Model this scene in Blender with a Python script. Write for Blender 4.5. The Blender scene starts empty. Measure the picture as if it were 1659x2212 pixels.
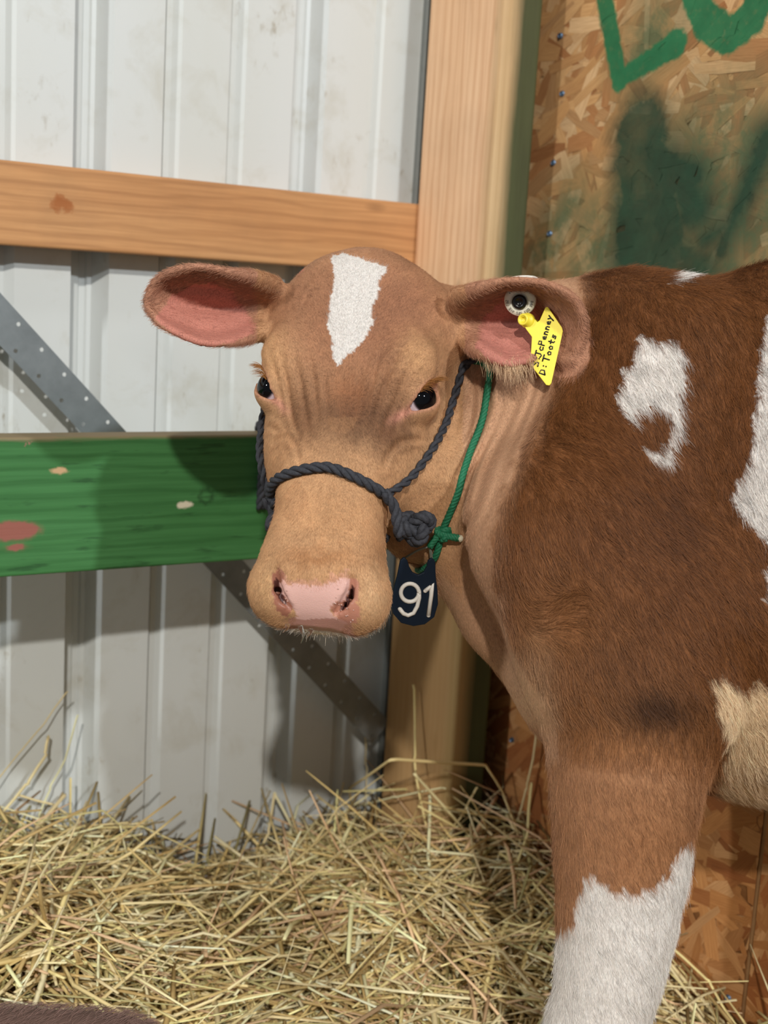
import bpy, bmesh, math, random
import numpy as np
from mathutils import Vector, Matrix
from mathutils.bvhtree import BVHTree

# ------------------------------------------------------------------ camera, world, lamps, exposure
scene = bpy.context.scene
COL = scene.collection
IMG_W, IMG_H = 1659, 2212
FPX = 2740.0                                   # focal length in pixels of the 1659 x 2212 frame
PITCH = math.radians(9.8)
ROLL = math.atan(0.06)
CAM_H = 0.85
_F = np.array([0, math.cos(PITCH), -math.sin(PITCH)])
_R0 = np.array([1.0, 0, 0])
_U0 = np.array([0, math.sin(PITCH), math.cos(PITCH)])
_R = _R0 * math.cos(ROLL) + _U0 * math.sin(ROLL)
_U = _U0 * math.cos(ROLL) - _R0 * math.sin(ROLL)
CAM = np.array([0, 0, CAM_H])

cam_data = bpy.data.cameras.new('camera')
cam_data.sensor_fit = 'HORIZONTAL'
cam_data.sensor_width = 36.0
cam_data.lens = FPX / IMG_W * 36.0
cam_data.clip_start = 0.02
cam_data.dof.use_dof = True
cam_data.dof.focus_distance = 1.04
cam_data.dof.aperture_fstop = (cam_data.lens / 1000.0) / 0.0062
cam = bpy.data.objects.new('camera', cam_data)
COL.objects.link(cam)
cam.matrix_world = Matrix(((_R[0], _U[0], -_F[0], CAM[0]), (_R[1], _U[1], -_F[1], CAM[1]),
                           (_R[2], _U[2], -_F[2], CAM[2]), (0, 0, 0, 1)))
scene.camera = cam

world = bpy.data.worlds.new('barn_air')
scene.world = world
world.use_nodes = True
world.node_tree.nodes['Background'].inputs[0].default_value = (0.90, 0.95, 1.0, 1)
world.node_tree.nodes['Background'].inputs[1].default_value = 0.23

def lamp(name, loc, target, energy, size, color):
    d = bpy.data.lights.new(name, 'AREA'); d.shape = 'DISK'; d.size = size
    d.energy = energy; d.color = color
    o = bpy.data.objects.new(name, d); COL.objects.link(o); o.location = loc
    o.rotation_euler = (Vector(target) - Vector(loc)).to_track_quat('-Z', 'Y').to_euler()
    return o
# barn lamps: one on the ceiling behind the photographer, a cooler one further right
lamp('barn_lamp_warm', (0.16, -3.8, 3.54), (0, 1.2, 0.5), 208, 0.14, (1.0, 0.975, 0.915))
lamp('barn_lamp_left', (-3.1, -1.1, 2.0), (0, 1.3, 0.5), 50, 0.2, (0.94, 0.98, 1.0))
lamp('barn_lamp_cool', (3.04, -2.82, 3.27), (0, 1.3, 0.5), 148, 0.16, (0.89, 0.96, 1.0))

scene.view_settings.view_transform = 'Standard'
scene.view_settings.look = 'None'
scene.view_settings.gamma = 1.0
scene.view_settings.use_curve_mapping = False
scene.view_settings.exposure = 0.0

# ------------------------------------------------------------------ helpers
def unit(v):
    v = np.asarray(v, float); return v / np.linalg.norm(v)
def ray(px, py):
    return _F + _R * (px - IMG_W / 2) / FPX + _U * (IMG_H / 2 - py) / FPX
def P(px, py, z):
    """world point seen at a pixel, at camera depth z"""
    return CAM + ray(px, py) * z
def project(pts):
    q = np.asarray(pts) - CAM
    z = q @ _F
    return IMG_W / 2 + FPX * (q @ _R) / z, IMG_H / 2 - FPX * (q @ _U) / z, z
WD = np.array([0.836, 0.549, 0.0]); WD /= np.linalg.norm(WD)          # along the metal wall
WN = np.array([WD[1], -WD[0], 0.0])                                    # out of the metal wall
def W(s, c, z):
    """wall coordinates (along, out, up) to world"""
    return WD * s + WN * c + np.array([0, 0, z])
def on_wall(px, py, c):
    v = ray(px, py); t = (c - WN @ CAM) / (WN @ v); p = CAM + v * t
    return float(p @ WD), float(p[2])
def on_osb(px, py, s):
    v = ray(px, py); t = (s - WD @ CAM) / (WD @ v); p = CAM + v * t
    return float(p @ WN), float(p[2])
def lin(r, g, b):
    f = lambda c: (c / 255 / 12.92) if c / 255 <= 0.04045 else ((c / 255 + 0.055) / 1.055) ** 2.4
    return (f(r), f(g), f(b))

def tag(o, label=None, cat=None, group=None, kind=None):
    if label: o['label'] = label
    if cat: o['category'] = cat
    if group: o['group'] = group
    if kind: o['kind'] = kind
    return o
def link(name, me, mat=None, parent=None, smooth=False):
    o = bpy.data.objects.new(name, me); COL.objects.link(o)
    if mat is not None and len(me.materials) == 0: me.materials.append(mat)
    if parent is not None: o.parent = parent
    if smooth: me.shade_smooth()
    return o
def empty(name, loc=(0, 0, 0)):
    o = bpy.data.objects.new(name, None); COL.objects.link(o); o.location = loc
    o.empty_display_size = 0.05
    return o
def child(o, parent):
    """parent while keeping world coordinates of an object whose mesh is in world space"""
    o.parent = parent
    o.matrix_parent_inverse = Matrix.Translation(parent.location).inverted()
    return o
def mesh(name, verts, faces):
    me = bpy.data.meshes.new(name); me.from_pydata([tuple(v) for v in verts], [], [tuple(f) for f in faces]); me.update()
    return me
def fast_mesh(name, V, Q):
    V = np.asarray(V, np.float32); Q = np.asarray(Q, np.int32)
    k = Q.shape[1]
    me = bpy.data.meshes.new(name)
    me.vertices.add(len(V)); me.vertices.foreach_set('co', V.ravel())
    me.loops.add(Q.size); me.loops.foreach_set('vertex_index', Q.ravel())
    me.polygons.add(len(Q))
    me.polygons.foreach_set('loop_start', np.arange(0, Q.size, k, dtype=np.int32))
    me.update(calc_edges=True)
    return me
def bevel_obj(o, w, seg=2):
    m = o.modifiers.new('bevel', 'BEVEL'); m.width = w; m.segments = seg; m.limit_method = 'ANGLE'
def wall_box(s0, s1, c0, c1, z0, z1):
    vs = [W(s, c, z) for s in (s0, s1) for c in (c0, c1) for z in (z0, z1)]
    fs = [(0, 1, 3, 2), (4, 6, 7, 5), (0, 4, 5, 1), (2, 3, 7, 6), (0, 2, 6, 4), (1, 5, 7, 3)]
    return vs, fs
def fix_normals(me):
    bm = bmesh.new(); bm.from_mesh(me); bmesh.ops.recalc_face_normals(bm, faces=bm.faces); bm.to_mesh(me); bm.free()
def catmull(pts, n):
    """smooth curve through points, n samples per span"""
    p = np.asarray(pts, float); p = np.vstack([2 * p[0] - p[1], p, 2 * p[-1] - p[-2]])
    out = []
    for i in range(1, len(p) - 2):
        for t in np.linspace(0, 1, n, endpoint=False):
            a, b, c, d = p[i - 1], p[i], p[i + 1], p[i + 2]
            out.append(0.5 * (2 * b + (c - a) * t + (2 * a - 5 * b + 4 * c - d) * t * t + (3 * b - a - 3 * c + d) * t ** 3))
    out.append(p[-2]); return np.array(out)
def frames(path):
    t = np.gradient(path, axis=0); t /= np.linalg.norm(t, axis=1)[:, None] + 1e-12
    n = np.zeros_like(t)
    a = np.array([0, 0, 1.0]) if abs(t[0][2]) < 0.9 else np.array([1.0, 0, 0])
    n[0] = unit(np.cross(t[0], a))
    for i in range(1, len(t)):
        v = n[i - 1] - t[i] * (n[i - 1] @ t[i]); n[i] = unit(v)
    return t, n, np.cross(t, n)
def tube(path, rad, k=8, closed=False, cap=True, flat=1.0):
    path = np.asarray(path, float); m = len(path)
    rad = np.broadcast_to(np.asarray(rad, float), (m,))
    t, n, b = frames(path)
    V = []; Fc = []
    for i in range(m):
        for j in range(k):
            a = 2 * math.pi * j / k
            V.append(path[i] + rad[i] * (n[i] * math.cos(a) + flat * b[i] * math.sin(a)))
    mm = m if closed else m - 1
    for i in range(mm):
        for j in range(k):
            i2 = (i + 1) % m
            Fc.append((i * k + j, i * k + (j + 1) % k, i2 * k + (j + 1) % k, i2 * k + j))
    if cap and not closed:
        Fc.append(tuple(range(k - 1, -1, -1))); Fc.append(tuple((m - 1) * k + j for j in range(k)))
    return V, Fc
def join(parts):
    V = []; Fc = []
    for v, f in parts:
        o = len(V); V += list(v); Fc += [tuple(i + o for i in q) for q in f]
    return V, Fc
def twisted(path, rad, strands=3, pitch=0.028, k=7, amp=0.52, srad=0.56):
    """a laid rope: strands winding round a path"""
    path = np.asarray(path, float)
    seg = np.linalg.norm(np.diff(path, axis=0), axis=1); L = np.r_[0, np.cumsum(seg)]
    n = max(8, int(L[-1] / 0.0022)); s = np.linspace(0, L[-1], n)
    q = np.stack([np.interp(s, L, path[:, i]) for i in range(3)], 1)
    t, nn, b = frames(q)
    parts = []
    for h in range(strands):
        a = 2 * math.pi * (s / pitch + h / strands)
        c = q + amp * rad * (nn * np.cos(a)[:, None] + b * np.sin(a)[:, None])
        parts.append(tube(c, rad * srad, k))
    return join(parts)

# ------------------------------------------------------------------ materials
class NT:
    def __init__(self, name):
        self.m = bpy.data.materials.new(name); self.m.use_nodes = True
        self.t = self.m.node_tree; self.n = self.t.nodes; self.l = self.t.links
        self.b = self.n['Principled BSDF']
    def node(self, typ, **kw):
        x = self.n.new(typ)
        for k, v in kw.items(): setattr(x, k, v)
        return x
    def put(self, sock, val):
        if isinstance(val, bpy.types.NodeSocket): self.l.new(val, sock)
        else:
            if hasattr(sock.default_value, '__len__') and len(sock.default_value) == 4 and len(val) == 3: val = (*val, 1)
            sock.default_value = val
    def geo(self):
        return self.node('ShaderNodeNewGeometry').outputs['Position']
    def coord(self, rows):
        """rows: three vectors; gives (p.r0, p.r1, p.r2)"""
        p = self.geo(); c = self.node('ShaderNodeCombineXYZ')
        for i, r in enumerate(rows):
            d = self.node('ShaderNodeVectorMath', operation='DOT_PRODUCT'); self.l.new(p, d.inputs[0]); d.inputs[1].default_value = tuple(r)
            self.l.new(d.outputs['Value'], c.inputs[i])
        return c.outputs[0]
    def scale(self, v, s):
        x = self.node('ShaderNodeVectorMath', operation='MULTIPLY'); self.l.new(v, x.inputs[0]); x.inputs[1].default_value = s; return x.outputs[0]
    def noise(self, v, sc, detail=4, rough=0.55, dist=0.0):
        x = self.node('ShaderNodeTexNoise'); self.l.new(v, x.inputs['Vector'])
        x.inputs['Scale'].default_value = sc; x.inputs['Detail'].default_value = detail
        x.inputs['Roughness'].default_value = rough; x.inputs['Distortion'].default_value = dist
        return x.outputs['Fac']
    def ramp(self, f, stops):
        x = self.node('ShaderNodeValToRGB'); self.l.new(f, x.inputs[0])
        e = x.color_ramp.elements
        while len(e) > 1: e.remove(e[-1])
        for i, (p, c) in enumerate(stops):
            q = e[0] if i == 0 else e.new(p)
            q.position = p; q.color = (c, c, c, 1) if not hasattr(c, '__len__') else (*c, 1)
        return x.outputs[0]
    def mix(self, f, a, b, mode='MIX'):
        x = self.node('ShaderNodeMix', data_type='RGBA', blend_type=mode)
        self.put(x.inputs[0], f); self.put(x.inputs[6], a); self.put(x.inputs[7], b); return x.outputs[2]
    def math(self, op, a, b=0.0, c=0.0):
        x = self.node('ShaderNodeMath', operation=op)
        for i, v in enumerate((a, b, c)): self.put(x.inputs[i], v)
        return x.outputs[0]
    def bump(self, h, strength=0.3, dist=0.002):
        x = self.node('ShaderNodeBump'); x.inputs['Strength'].default_value = strength; x.inputs['Distance'].default_value = dist
        self.l.new(h, x.inputs['Height']); self.l.new(x.outputs[0], self.b.inputs['Normal'])
    def set(self, color=None, rough=0.5, metal=0.0, spec=None):
        if color is not None: self.put(self.b.inputs['Base Color'], color)
        self.put(self.b.inputs['Roughness'], rough); self.put(self.b.inputs['Metallic'], metal)
        if spec is not None: self.b.inputs['Specular IOR Level'].default_value = spec
        return self.m

WALLROWS = (WD, WN, (0, 0, 1))
def mat_metal_wall():
    t = NT('white_painted_steel'); v = t.coord(WALLROWS)
    base = t.mix(t.noise(t.scale(v, (6, 1, 0.7)), 1.2, 3), lin(210, 213, 214), lin(200, 201, 194))
    dirt = t.ramp(t.noise(v, 7.0, 6, 0.7), [(0.55, 0.0), (0.70, 1.0)])
    fine = t.ramp(t.noise(t.scale(v, (1, 1, 0.45)), 95, 4, 0.6), [(0.56, 0.0), (0.68, 1.0)])
    c = t.mix(t.math('MULTIPLY', t.math('MULTIPLY', dirt, fine), 0.95), base, lin(150, 138, 118))
    smear = t.ramp(t.noise(v, 14, 5, 0.65, 0.4), [(0.52, 0.0), (0.75, 1.0)])
    c = t.mix(t.math('MULTIPLY', smear, 0.42), c, lin(176, 170, 152))
    return t.set(c, 0.36, 0.0, 0.45)
def mat_wood(name, along, up, c1, c2, c3, knots=True, dirt=0.25, stain=None):
    """planed softwood: grain along one axis"""
    t = NT(name); v = t.coord((along, up, np.cross(along, up)))
    w = t.noise(t.scale(v, (2.2, 13, 13)), 1.6, 3, 0.5, 0.2)
    rings = t.node('ShaderNodeTexWave', wave_type='BANDS', bands_direction='Y'); t.l.new(t.scale(v, (0.25, 1, 1)), rings.inputs[0])
    rings.inputs['Scale'].default_value = 22; rings.inputs['Distortion'].default_value = 7; rings.inputs['Detail'].default_value = 3
    rings.inputs['Detail Scale'].default_value = 0.7; rings.inputs['Detail Roughness'].default_value = 0.5
    fib = t.noise(t.scale(v, (6, 260, 260)), 1.0, 3, 0.6)
    c = t.mix(t.ramp(w, [(0.3, 0.0), (0.7, 1.0)]), c1, c2)
    c = t.mix(t.math('MULTIPLY', t.ramp(rings.outputs['Fac'], [(0.55, 0.0), (0.95, 1.0)]), 0.32), c, c3)
    c = t.mix(t.math('MULTIPLY', t.ramp(fib, [(0.35, 1.0), (0.6, 0.0)]), 0.3), c, c3)
    if knots:
        k = t.node('ShaderNodeTexVoronoi', feature='F1'); t.l.new(t.scale(v, (5.5, 14, 3)), k.inputs['Vector']); k.inputs['Scale'].default_value = 1.0
        c = t.mix(t.math('MULTIPLY', t.ramp(k.outputs['Distance'], [(0.05, 1.0), (0.13, 0.0)]), 0.6), c, lin(110, 72, 45))
    d = t.ramp(t.noise(v, 9, 5, 0.6), [(0.45, 0.0), (0.75, 1.0)])
    c = t.mix(t.math('MULTIPLY', d, dirt), c, lin(120, 95, 72))
    if stain: c = stain(t, v, c)
    t.bump(fib, 0.25, 0.001)
    return t.set(c, 0.62, 0, 0.3)
def mat_plain(name, col, rough=0.5, metal=0.0, var=0.0, sc=60, bump=0.0, spec=None):
    t = NT(name)
    c = col
    if var:
        n = t.noise(t.geo(), sc, 4, 0.6); c = t.mix(n, tuple(x * (1 - var) for x in col), tuple(min(1, x * (1 + var)) for x in col))
        if bump: t.bump(n, bump, 0.001)
    return t.set(c, rough, metal, spec)
# ------------------------------------------------------------------ the setting
C_WALL = -1.475          # inner face of the metal wall
C_GIRT = -1.430
C_POST = -1.270
S_POST0, S_POST1 = 0.962, 1.022
S_OSB = 1.062

# floor
me = mesh('floor', [(-2.2, -0.6, 0), (2.6, -0.6, 0), (2.6, 3.8, 0), (-2.2, 3.8, 0)], [(0, 1, 2, 3)])
tag(link('floor', me, mat_plain('packed_earth', lin(96, 78, 56), 0.95, 0, 0.35, 30)), kind='structure')

# ribbed metal wall: broad and narrow flutes pressed away from the room
def wall_profile():  # deep slot added along each flute's left edge to hold a line of shade
    pts = []
    per = 0.284
    k0 = -5
    for k in range(k0, 8):
        b = 0.509 + k * per
        pts += [(b, 0), (b + 0.0008, -0.034), (b + 0.0045, -0.034), (b + 0.0055, -0.022), (b + 0.018, -0.026), (b + 0.020, -0.029), (b + 0.027, -0.029), (b + 0.029, -0.026), (b + 0.034, -0.025), (b + 0.047, 0)]
        for off in (0.110, 0.1955):
            pts += [(b + off, 0), (b + off + 0.0008, -0.017), (b + off + 0.0036, -0.017), (b + off + 0.0044, -0.0085), (b + off + 0.012, -0.0080), (b + off + 0.022, 0)]
    return pts
prof = wall_profile()
vs = []; fs = []
for i, (s, dc) in enumerate(prof):
    vs += [W(s, C_WALL + dc, 0.03), W(s, C_WALL + dc, 2.6)]
    if i: fs.append((2 * i - 2, 2 * i, 2 * i + 1, 2 * i - 1))
me = mesh('wall_back', vs, fs)
M_WALL = mat_metal_wall()
wall_back = tag(link('wall_back', me, M_WALL), kind='structure')
sol = wall_back.modifiers.new('sheet', 'SOLIDIFY'); sol.thickness = 0.0009; sol.offset = -1
# skirt board behind the sheet's foot
v, f = wall_box(-0.9, 2.4, C_WALL - 0.045, C_WALL - 0.032, 0.0, 0.12)
tag(link('baseboard_back', mesh('baseboard_back', v, f), mat_plain('skirt_board', lin(95, 75, 55), 0.9)), kind='structure')
# slim grey trim strip where the sheet meets the post
v, f = wall_box(0.983, 0.996, C_WALL - 0.002, C_WALL + 0.010, 0.03, 2.6)
tr = tag(link('trim_1', mesh('trim_1', v, f), mat_plain('grey_trim', lin(120, 122, 118), 0.5, 0.2, 0.15)), kind='structure'); bevel_obj(tr, 0.002)

# particle board wall at right angles
C_O0, C_O1, Z_O = C_WALL, -0.80, 2.45
SC_PAINT = []       # paint strokes in (c, z)
def osb_pt(px, py): return on_osb(px, py, S_OSB)
def mat_osb():
    t = NT('sprayed_particle_board'); v = t.coord(WALLROWS)        # x = s, y = c, z = z
    at = t.node('ShaderNodeAttribute', attribute_name='tint'); col = at.outputs['Color']
    ug = t.node('ShaderNodeUVMap', uv_map='grain').outputs[0]
    g = t.noise(t.scale(ug, (1.2, 40, 1)), 1.0, 3, 0.6)
    col = t.mix(t.math('MULTIPLY', t.ramp(g, [(0.38, 1.0), (0.62, 0.0)]), 0.45), col, t.mix(1.0, col, (0.55, 0.40, 0.28), 'MULTIPLY'))
    sep = t.node('ShaderNodeSeparateXYZ'); t.l.new(v, sep.inputs[0])
    n1 = t.noise(v, 10, 5, 0.65); n2 = t.noise(v, 38, 4, 0.7); n3 = t.noise(v, 120, 3, 0.6)
    wob = t.math('MULTIPLY_ADD', t.math('SUBTRACT', n2, 0.5), 0.035, 0.0)
    wob2 = t.math('MULTIPLY_ADD', t.math('SUBTRACT', n3, 0.5), 0.010, 0.0)
    def seg(a, b, w0, w1, soft):
        """coverage of a brush stroke from a to b on the board, half-width w0 to w1"""
        ax, ay = a; bx, by = b; dx, dy = bx - ax, by - ay; L2 = dx * dx + dy * dy
        ux = t.math('SUBTRACT', sep.outputs[1], ax); uy = t.math('SUBTRACT', sep.outputs[2], ay)
        h = t.math('DIVIDE', t.math('ADD', t.math('MULTIPLY', ux, dx), t.math('MULTIPLY', uy, dy)), L2)
        cl = t.node('ShaderNodeClamp'); t.l.new(h, cl.inputs[0]); h = cl.outputs[0]
        ex = t.math('SUBTRACT', ux, t.math('MULTIPLY', h, dx)); ey = t.math('SUBTRACT', uy, t.math('MULTIPLY', h, dy))
        d = t.math('SQRT', t.math('ADD', t.math('MULTIPLY', ex, ex), t.math('MULTIPLY', ey, ey)))
        d = t.math('ADD', d, wob if soft > 0.01 else wob2)
        w = t.math('MULTIPLY_ADD', h, w1 - w0, w0)
        mr = t.node('ShaderNodeMapRange', clamp=True); t.l.new(t.math('SUBTRACT', d, w), mr.inputs[0])
        mr.inputs[1].default_value = -soft; mr.inputs[2].default_value = soft; mr.inputs[3].default_value = 1; mr.inputs[4].default_value = 0
        return mr.outputs[0]
    def mx(*a):
        r = a[0]
        for q in a[1:]: r = t.math('MAXIMUM', r, q)
        return r
    # thin over-spray veil
    veil = mx(seg(osb_pt(1420, 60), osb_pt(1380, 120), 0.05, 0.04, 0.035), seg(osb_pt(1240, 430), osb_pt(1170, 560), 0.035, 0.045, 0.03),
              seg(osb_pt(1560, 360), osb_pt(1640, 480), 0.10, 0.12, 0.05), seg(osb_pt(1300, 520), osb_pt(1290, 640), 0.07, 0.08, 0.04))
    veilm = t.math('MULTIPLY', veil, t.ramp(n2, [(0.25, 0.25), (0.6, 0.95)]))
    col = t.mix(t.math('MULTIPLY', veilm, 0.95), col, lin(92, 104, 72))
    # dark sprayed band, with a shadow on the board painted in with it
    dark = mx(seg(osb_pt(1385, 290), osb_pt(1410, 580), 0.050, 0.068, 0.016), seg(osb_pt(1400, 560), osb_pt(1500, 600), 0.07, 0.05, 0.03), seg(osb_pt(1440, 330), osb_pt(1500, 450), 0.03, 0.045, 0.03),
              seg(osb_pt(1520, 520), osb_pt(1600, 470), 0.03, 0.02, 0.03), seg(osb_pt(1560, 540), osb_pt(1659, 300), 0.018, 0.025, 0.018),
              seg(osb_pt(1450, 340), osb_pt(1500, 380), 0.02, 0.03, 0.02))
    dk = t.math('MULTIPLY', dark, t.ramp(n1, [(0.2, 0.85), (0.5, 1.0)]))
    col = t.mix(t.math('MULTIPLY', dk, 0.96), col, t.mix(n2, lin(20, 44, 32), lin(46, 80, 58)))
    # brushed letters
    L = mx(seg(osb_pt(1296, -70), osb_pt(1340, 176), 0.0145, 0.0125, 0.0022), seg(osb_pt(1340, 172), osb_pt(1462, 95), 0.010, 0.0165, 0.0022))
    O = mx(seg(osb_pt(1500, -10), osb_pt(1530, 50), 0.017, 0.02, 0.0022), seg(osb_pt(1530, 50), osb_pt(1575, 78), 0.02, 0.02, 0.0022),
           seg(osb_pt(1575, 78), osb_pt(1625, 40), 0.02, 0.02, 0.0022), seg(osb_pt(1625, 40), osb_pt(1650, -30), 0.02, 0.02, 0.0022))
    top = mx(seg(osb_pt(1500, -10), osb_pt(1520, -80), 0.017, 0.017, 0.0022), seg(osb_pt(1520, -80), osb_pt(1600, -110), 0.017, 0.017, 0.0022), seg(osb_pt(1600, -110), osb_pt(1650, -30), 0.017, 0.017, 0.0022))
    col = t.mix(t.math('MULTIPLY', mx(L, O, top), t.ramp(n3, [(0.2, 0.8), (0.45, 0.97)])), col, t.mix(n2, lin(22, 92, 58), lin(48, 128, 82)))
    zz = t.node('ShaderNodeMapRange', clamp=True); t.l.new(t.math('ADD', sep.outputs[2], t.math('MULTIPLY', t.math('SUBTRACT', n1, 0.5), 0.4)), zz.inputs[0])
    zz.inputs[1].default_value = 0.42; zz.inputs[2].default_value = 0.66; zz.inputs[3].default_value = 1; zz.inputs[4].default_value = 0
    col = t.mix(t.math('MULTIPLY', zz.outputs[0], 0.8), col, t.mix(1.0, col, (0.74, 0.56, 0.42), 'MULTIPLY'))     # darker, redder towards the bottom of the board
    t.bump(g, 0.3, 0.0015)
    return t.set(col, 0.72, 0, 0.25)
rng = np.random.default_rng(7)
def osb_sheet(c0, c1, z0, z1, n):
    """a board face built of overlapping wood strands"""
    V = [W(S_OSB + 0.0005, c0, z0), W(S_OSB + 0.0005, c1, z0), W(S_OSB + 0.0005, c1, z1), W(S_OSB + 0.0005, c0, z1)]
    Fq = [(0, 1, 2, 3)]
    cols = [lin(176, 130, 84)]; uv = [(0, 0), (3, 0), (3, 3), (0, 3)]
    pal = [lin(206, 160, 108), lin(190, 142, 92), lin(210, 168, 120), lin(178, 126, 80), lin(196, 148, 96), lin(168, 114, 70), lin(214, 176, 130), lin(186, 142, 96)]
    for i in range(n):
        L = rng.uniform(0.035, 0.11); w = rng.uniform(0.006, 0.024)
        a = rng.normal(0.3, 0.75)
        c = rng.uniform(c0 + 0.005, c1 - 0.005); z = rng.uniform(z0, z1)
        dx, dz = math.cos(a), math.sin(a)
        k = 3; base = len(V)
        pts = []
        for (u, q) in ((-1, -1), (-0.2, -1.1), (1, -0.8), (1.05, 0.5), (0.3, 1.05), (-0.95, 0.9)):
            u2 = u * L / 2 * rng.uniform(0.9, 1.1); q2 = q * w / 2 * rng.uniform(0.75, 1.25)
            pts.append((min(max(c + u2 * dx - q2 * dz, c0), c1), min(max(z + u2 * dz + q2 * dx, z0), z1)))
            uv.append((u * L * 12 + i * 1.37, q * w * 12 + i * 0.71))
        off = 0.0002 + 0.0012 * i / n
        V += [W(S_OSB - off, pc, pz) for pc, pz in pts]
        Fq.append(tuple(range(base, base + 6)))
        cc = np.array(pal[rng.integers(len(pal))]) * rng.uniform(0.95, 1.18); cols.append(tuple(cc))
    return V, Fq, cols, uv
def osb_object(name, c0, c1, z0, z1, n):
    V, Fq, cols, uv = osb_sheet(c0, c1, z0, z1, n)
    me = mesh(name, V, Fq)
    a = me.attributes.new('tint', 'FLOAT_COLOR', 'FACE'); a.data.foreach_set('color', np.array([(*c, 1) for c in cols], np.float32).ravel())
    ul = me.uv_layers.new(name='grain'); k = 0
    ul.data.foreach_set('uv', np.array([uv[l.vertex_index] for l in me.loops], np.float32).ravel())
    return me
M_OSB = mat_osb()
v, f = wall_box(S_OSB + 0.0005, S_OSB + 0.012, C_O0, C_O1, 0.0, Z_O)
wr = tag(link('wall_right', mesh('wall_right', v, f), mat_plain('board_edge', lin(150, 110, 70), 0.9, 0, 0.2)), kind='structure')
C_SEAM = on_osb(1622, 2050, S_OSB)[0]
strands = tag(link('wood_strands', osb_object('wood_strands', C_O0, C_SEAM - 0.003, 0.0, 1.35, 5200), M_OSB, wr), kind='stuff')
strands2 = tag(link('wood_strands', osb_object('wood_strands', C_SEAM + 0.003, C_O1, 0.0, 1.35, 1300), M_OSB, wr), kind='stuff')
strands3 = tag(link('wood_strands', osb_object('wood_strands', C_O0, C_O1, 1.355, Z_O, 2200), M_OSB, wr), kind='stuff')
# blue-coated screws in the board
def screw_mesh():
    bm = bmesh.new(); bmesh.ops.create_cone(bm, segments=12, radius1=0.0040, radius2=0.0030, depth=0.003, cap_ends=True)
    for fc in list(bm.faces):
        if len(fc.verts) == 12 and fc.normal.z > 0:
            r = bmesh.ops.inset_individual(bm, faces=[fc], thickness=0.0015); fc.verts[0].co.z += 0
            for vv in fc.verts: vv.co.z -= 0.0012
    me = bpy.data.meshes.new('screw'); bm.to_mesh(me); bm.free(); return me
SM = screw_mesh(); SM.materials.append(mat_plain('blue_coated_steel', lin(92, 112, 134), 0.4, 0.6))
def place_screw(p, nrm, parent, me=SM, name='screw'):
    o = link(name, me, None, parent); o.location = tuple(p); o.rotation_euler = Vector(nrm).to_track_quat('Z', 'Y').to_euler(); return o
for px, py in ((1213, 78), (1217, 203), (1198, 352), (1190, 505), (1108, 1598), (1575, 2155)):
    c, z = osb_pt(px, py); place_screw(W(S_OSB - 0.0025, c, z), -WD, wr)

# ------------------------------------------------------------------ timber
def stain_post(t, v, c):
    sep = t.node('ShaderNodeSeparateXYZ'); t.l.new(v, sep.inputs[0])
    return c
def board(name, mat, boxargs, bev=0.004, cuts=0):
    v, f = wall_box(*boxargs); me = mesh(name, v, f); o = link(name, me, mat); fix_normals(me); bevel_obj(o, bev, 3); return o
def spray_on_post(t, v, c):
    # dark green overspray on the post's narrow face and its arris
    p = t.coord(WALLROWS); s = t.node('ShaderNodeSeparateXYZ'); t.l.new(p, s.inputs[0])
    n = t.noise(t.scale(p, (30, 30, 5)), 1.0, 4, 0.6)
    e = t.math('ADD', s.outputs[0], t.math('MULTIPLY', t.math('SUBTRACT', n, 0.5), 0.02))
    mr = t.node('ShaderNodeMapRange', clamp=True); t.l.new(e, mr.inputs[0]); mr.inputs[1].default_value = 0.972; mr.inputs[2].default_value = 0.992
    e2 = t.node('ShaderNodeMapRange', clamp=True); t.l.new(t.math('ADD', s.outputs[1], t.math('MULTIPLY', n, 0.02)), e2.inputs[0]); e2.inputs[1].default_value = -1.285; e2.inputs[2].default_value = -1.262
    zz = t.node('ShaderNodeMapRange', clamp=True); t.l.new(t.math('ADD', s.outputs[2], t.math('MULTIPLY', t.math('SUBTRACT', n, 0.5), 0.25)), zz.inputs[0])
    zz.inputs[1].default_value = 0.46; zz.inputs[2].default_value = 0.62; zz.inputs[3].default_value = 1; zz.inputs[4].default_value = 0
    c = t.mix(t.math('MULTIPLY', zz.outputs[0], 0.8), c, t.mix(n, lin(150, 116, 66), lin(176, 138, 86)))      # browner towards the foot of the post
    c = t.mix(t.math('MULTIPLY', e2.outputs[0], 0.5), c, lin(150, 132, 84))
    return t.mix(t.math('MULTIPLY', mr.outputs[0], 0.93), c, t.mix(n, lin(22, 38, 22), lin(66, 80, 46)))
UP = np.array([0, 0, 1.0])
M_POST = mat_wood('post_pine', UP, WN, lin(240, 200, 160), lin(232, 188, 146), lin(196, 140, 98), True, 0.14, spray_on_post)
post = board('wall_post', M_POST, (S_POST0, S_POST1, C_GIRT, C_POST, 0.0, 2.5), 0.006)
tag(post, 'upright pale pine post with green overspray beside the particle board wall', 'post')
def rail_stain(t, v, c):
    p = t.coord(WALLROWS)
    s0, z0 = on_wall(132, 440, C_GIRT)
    q = t.node('ShaderNodeVectorMath', operation='DISTANCE'); t.l.new(t.scale(p, (1, 0, 1.6)), q.inputs[0]); q.inputs[1].default_value = (s0, 0, z0 * 1.6)
    d = t.math('ADD', q.outputs['Value'], t.math('MULTIPLY', t.noise(p, 90, 3, 0.6), 0.030))
    return t.mix(t.math('MULTIPLY', t.ramp(d, [(0.026, 1.0), (0.031, 0.0)]), 0.75), c, lin(150, 78, 26))
M_GIRT = mat_wood('girt_pine', WD, UP, lin(204, 152, 102), lin(190, 136, 88), lin(146, 98, 60), True, 0.22, rail_stain)
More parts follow.
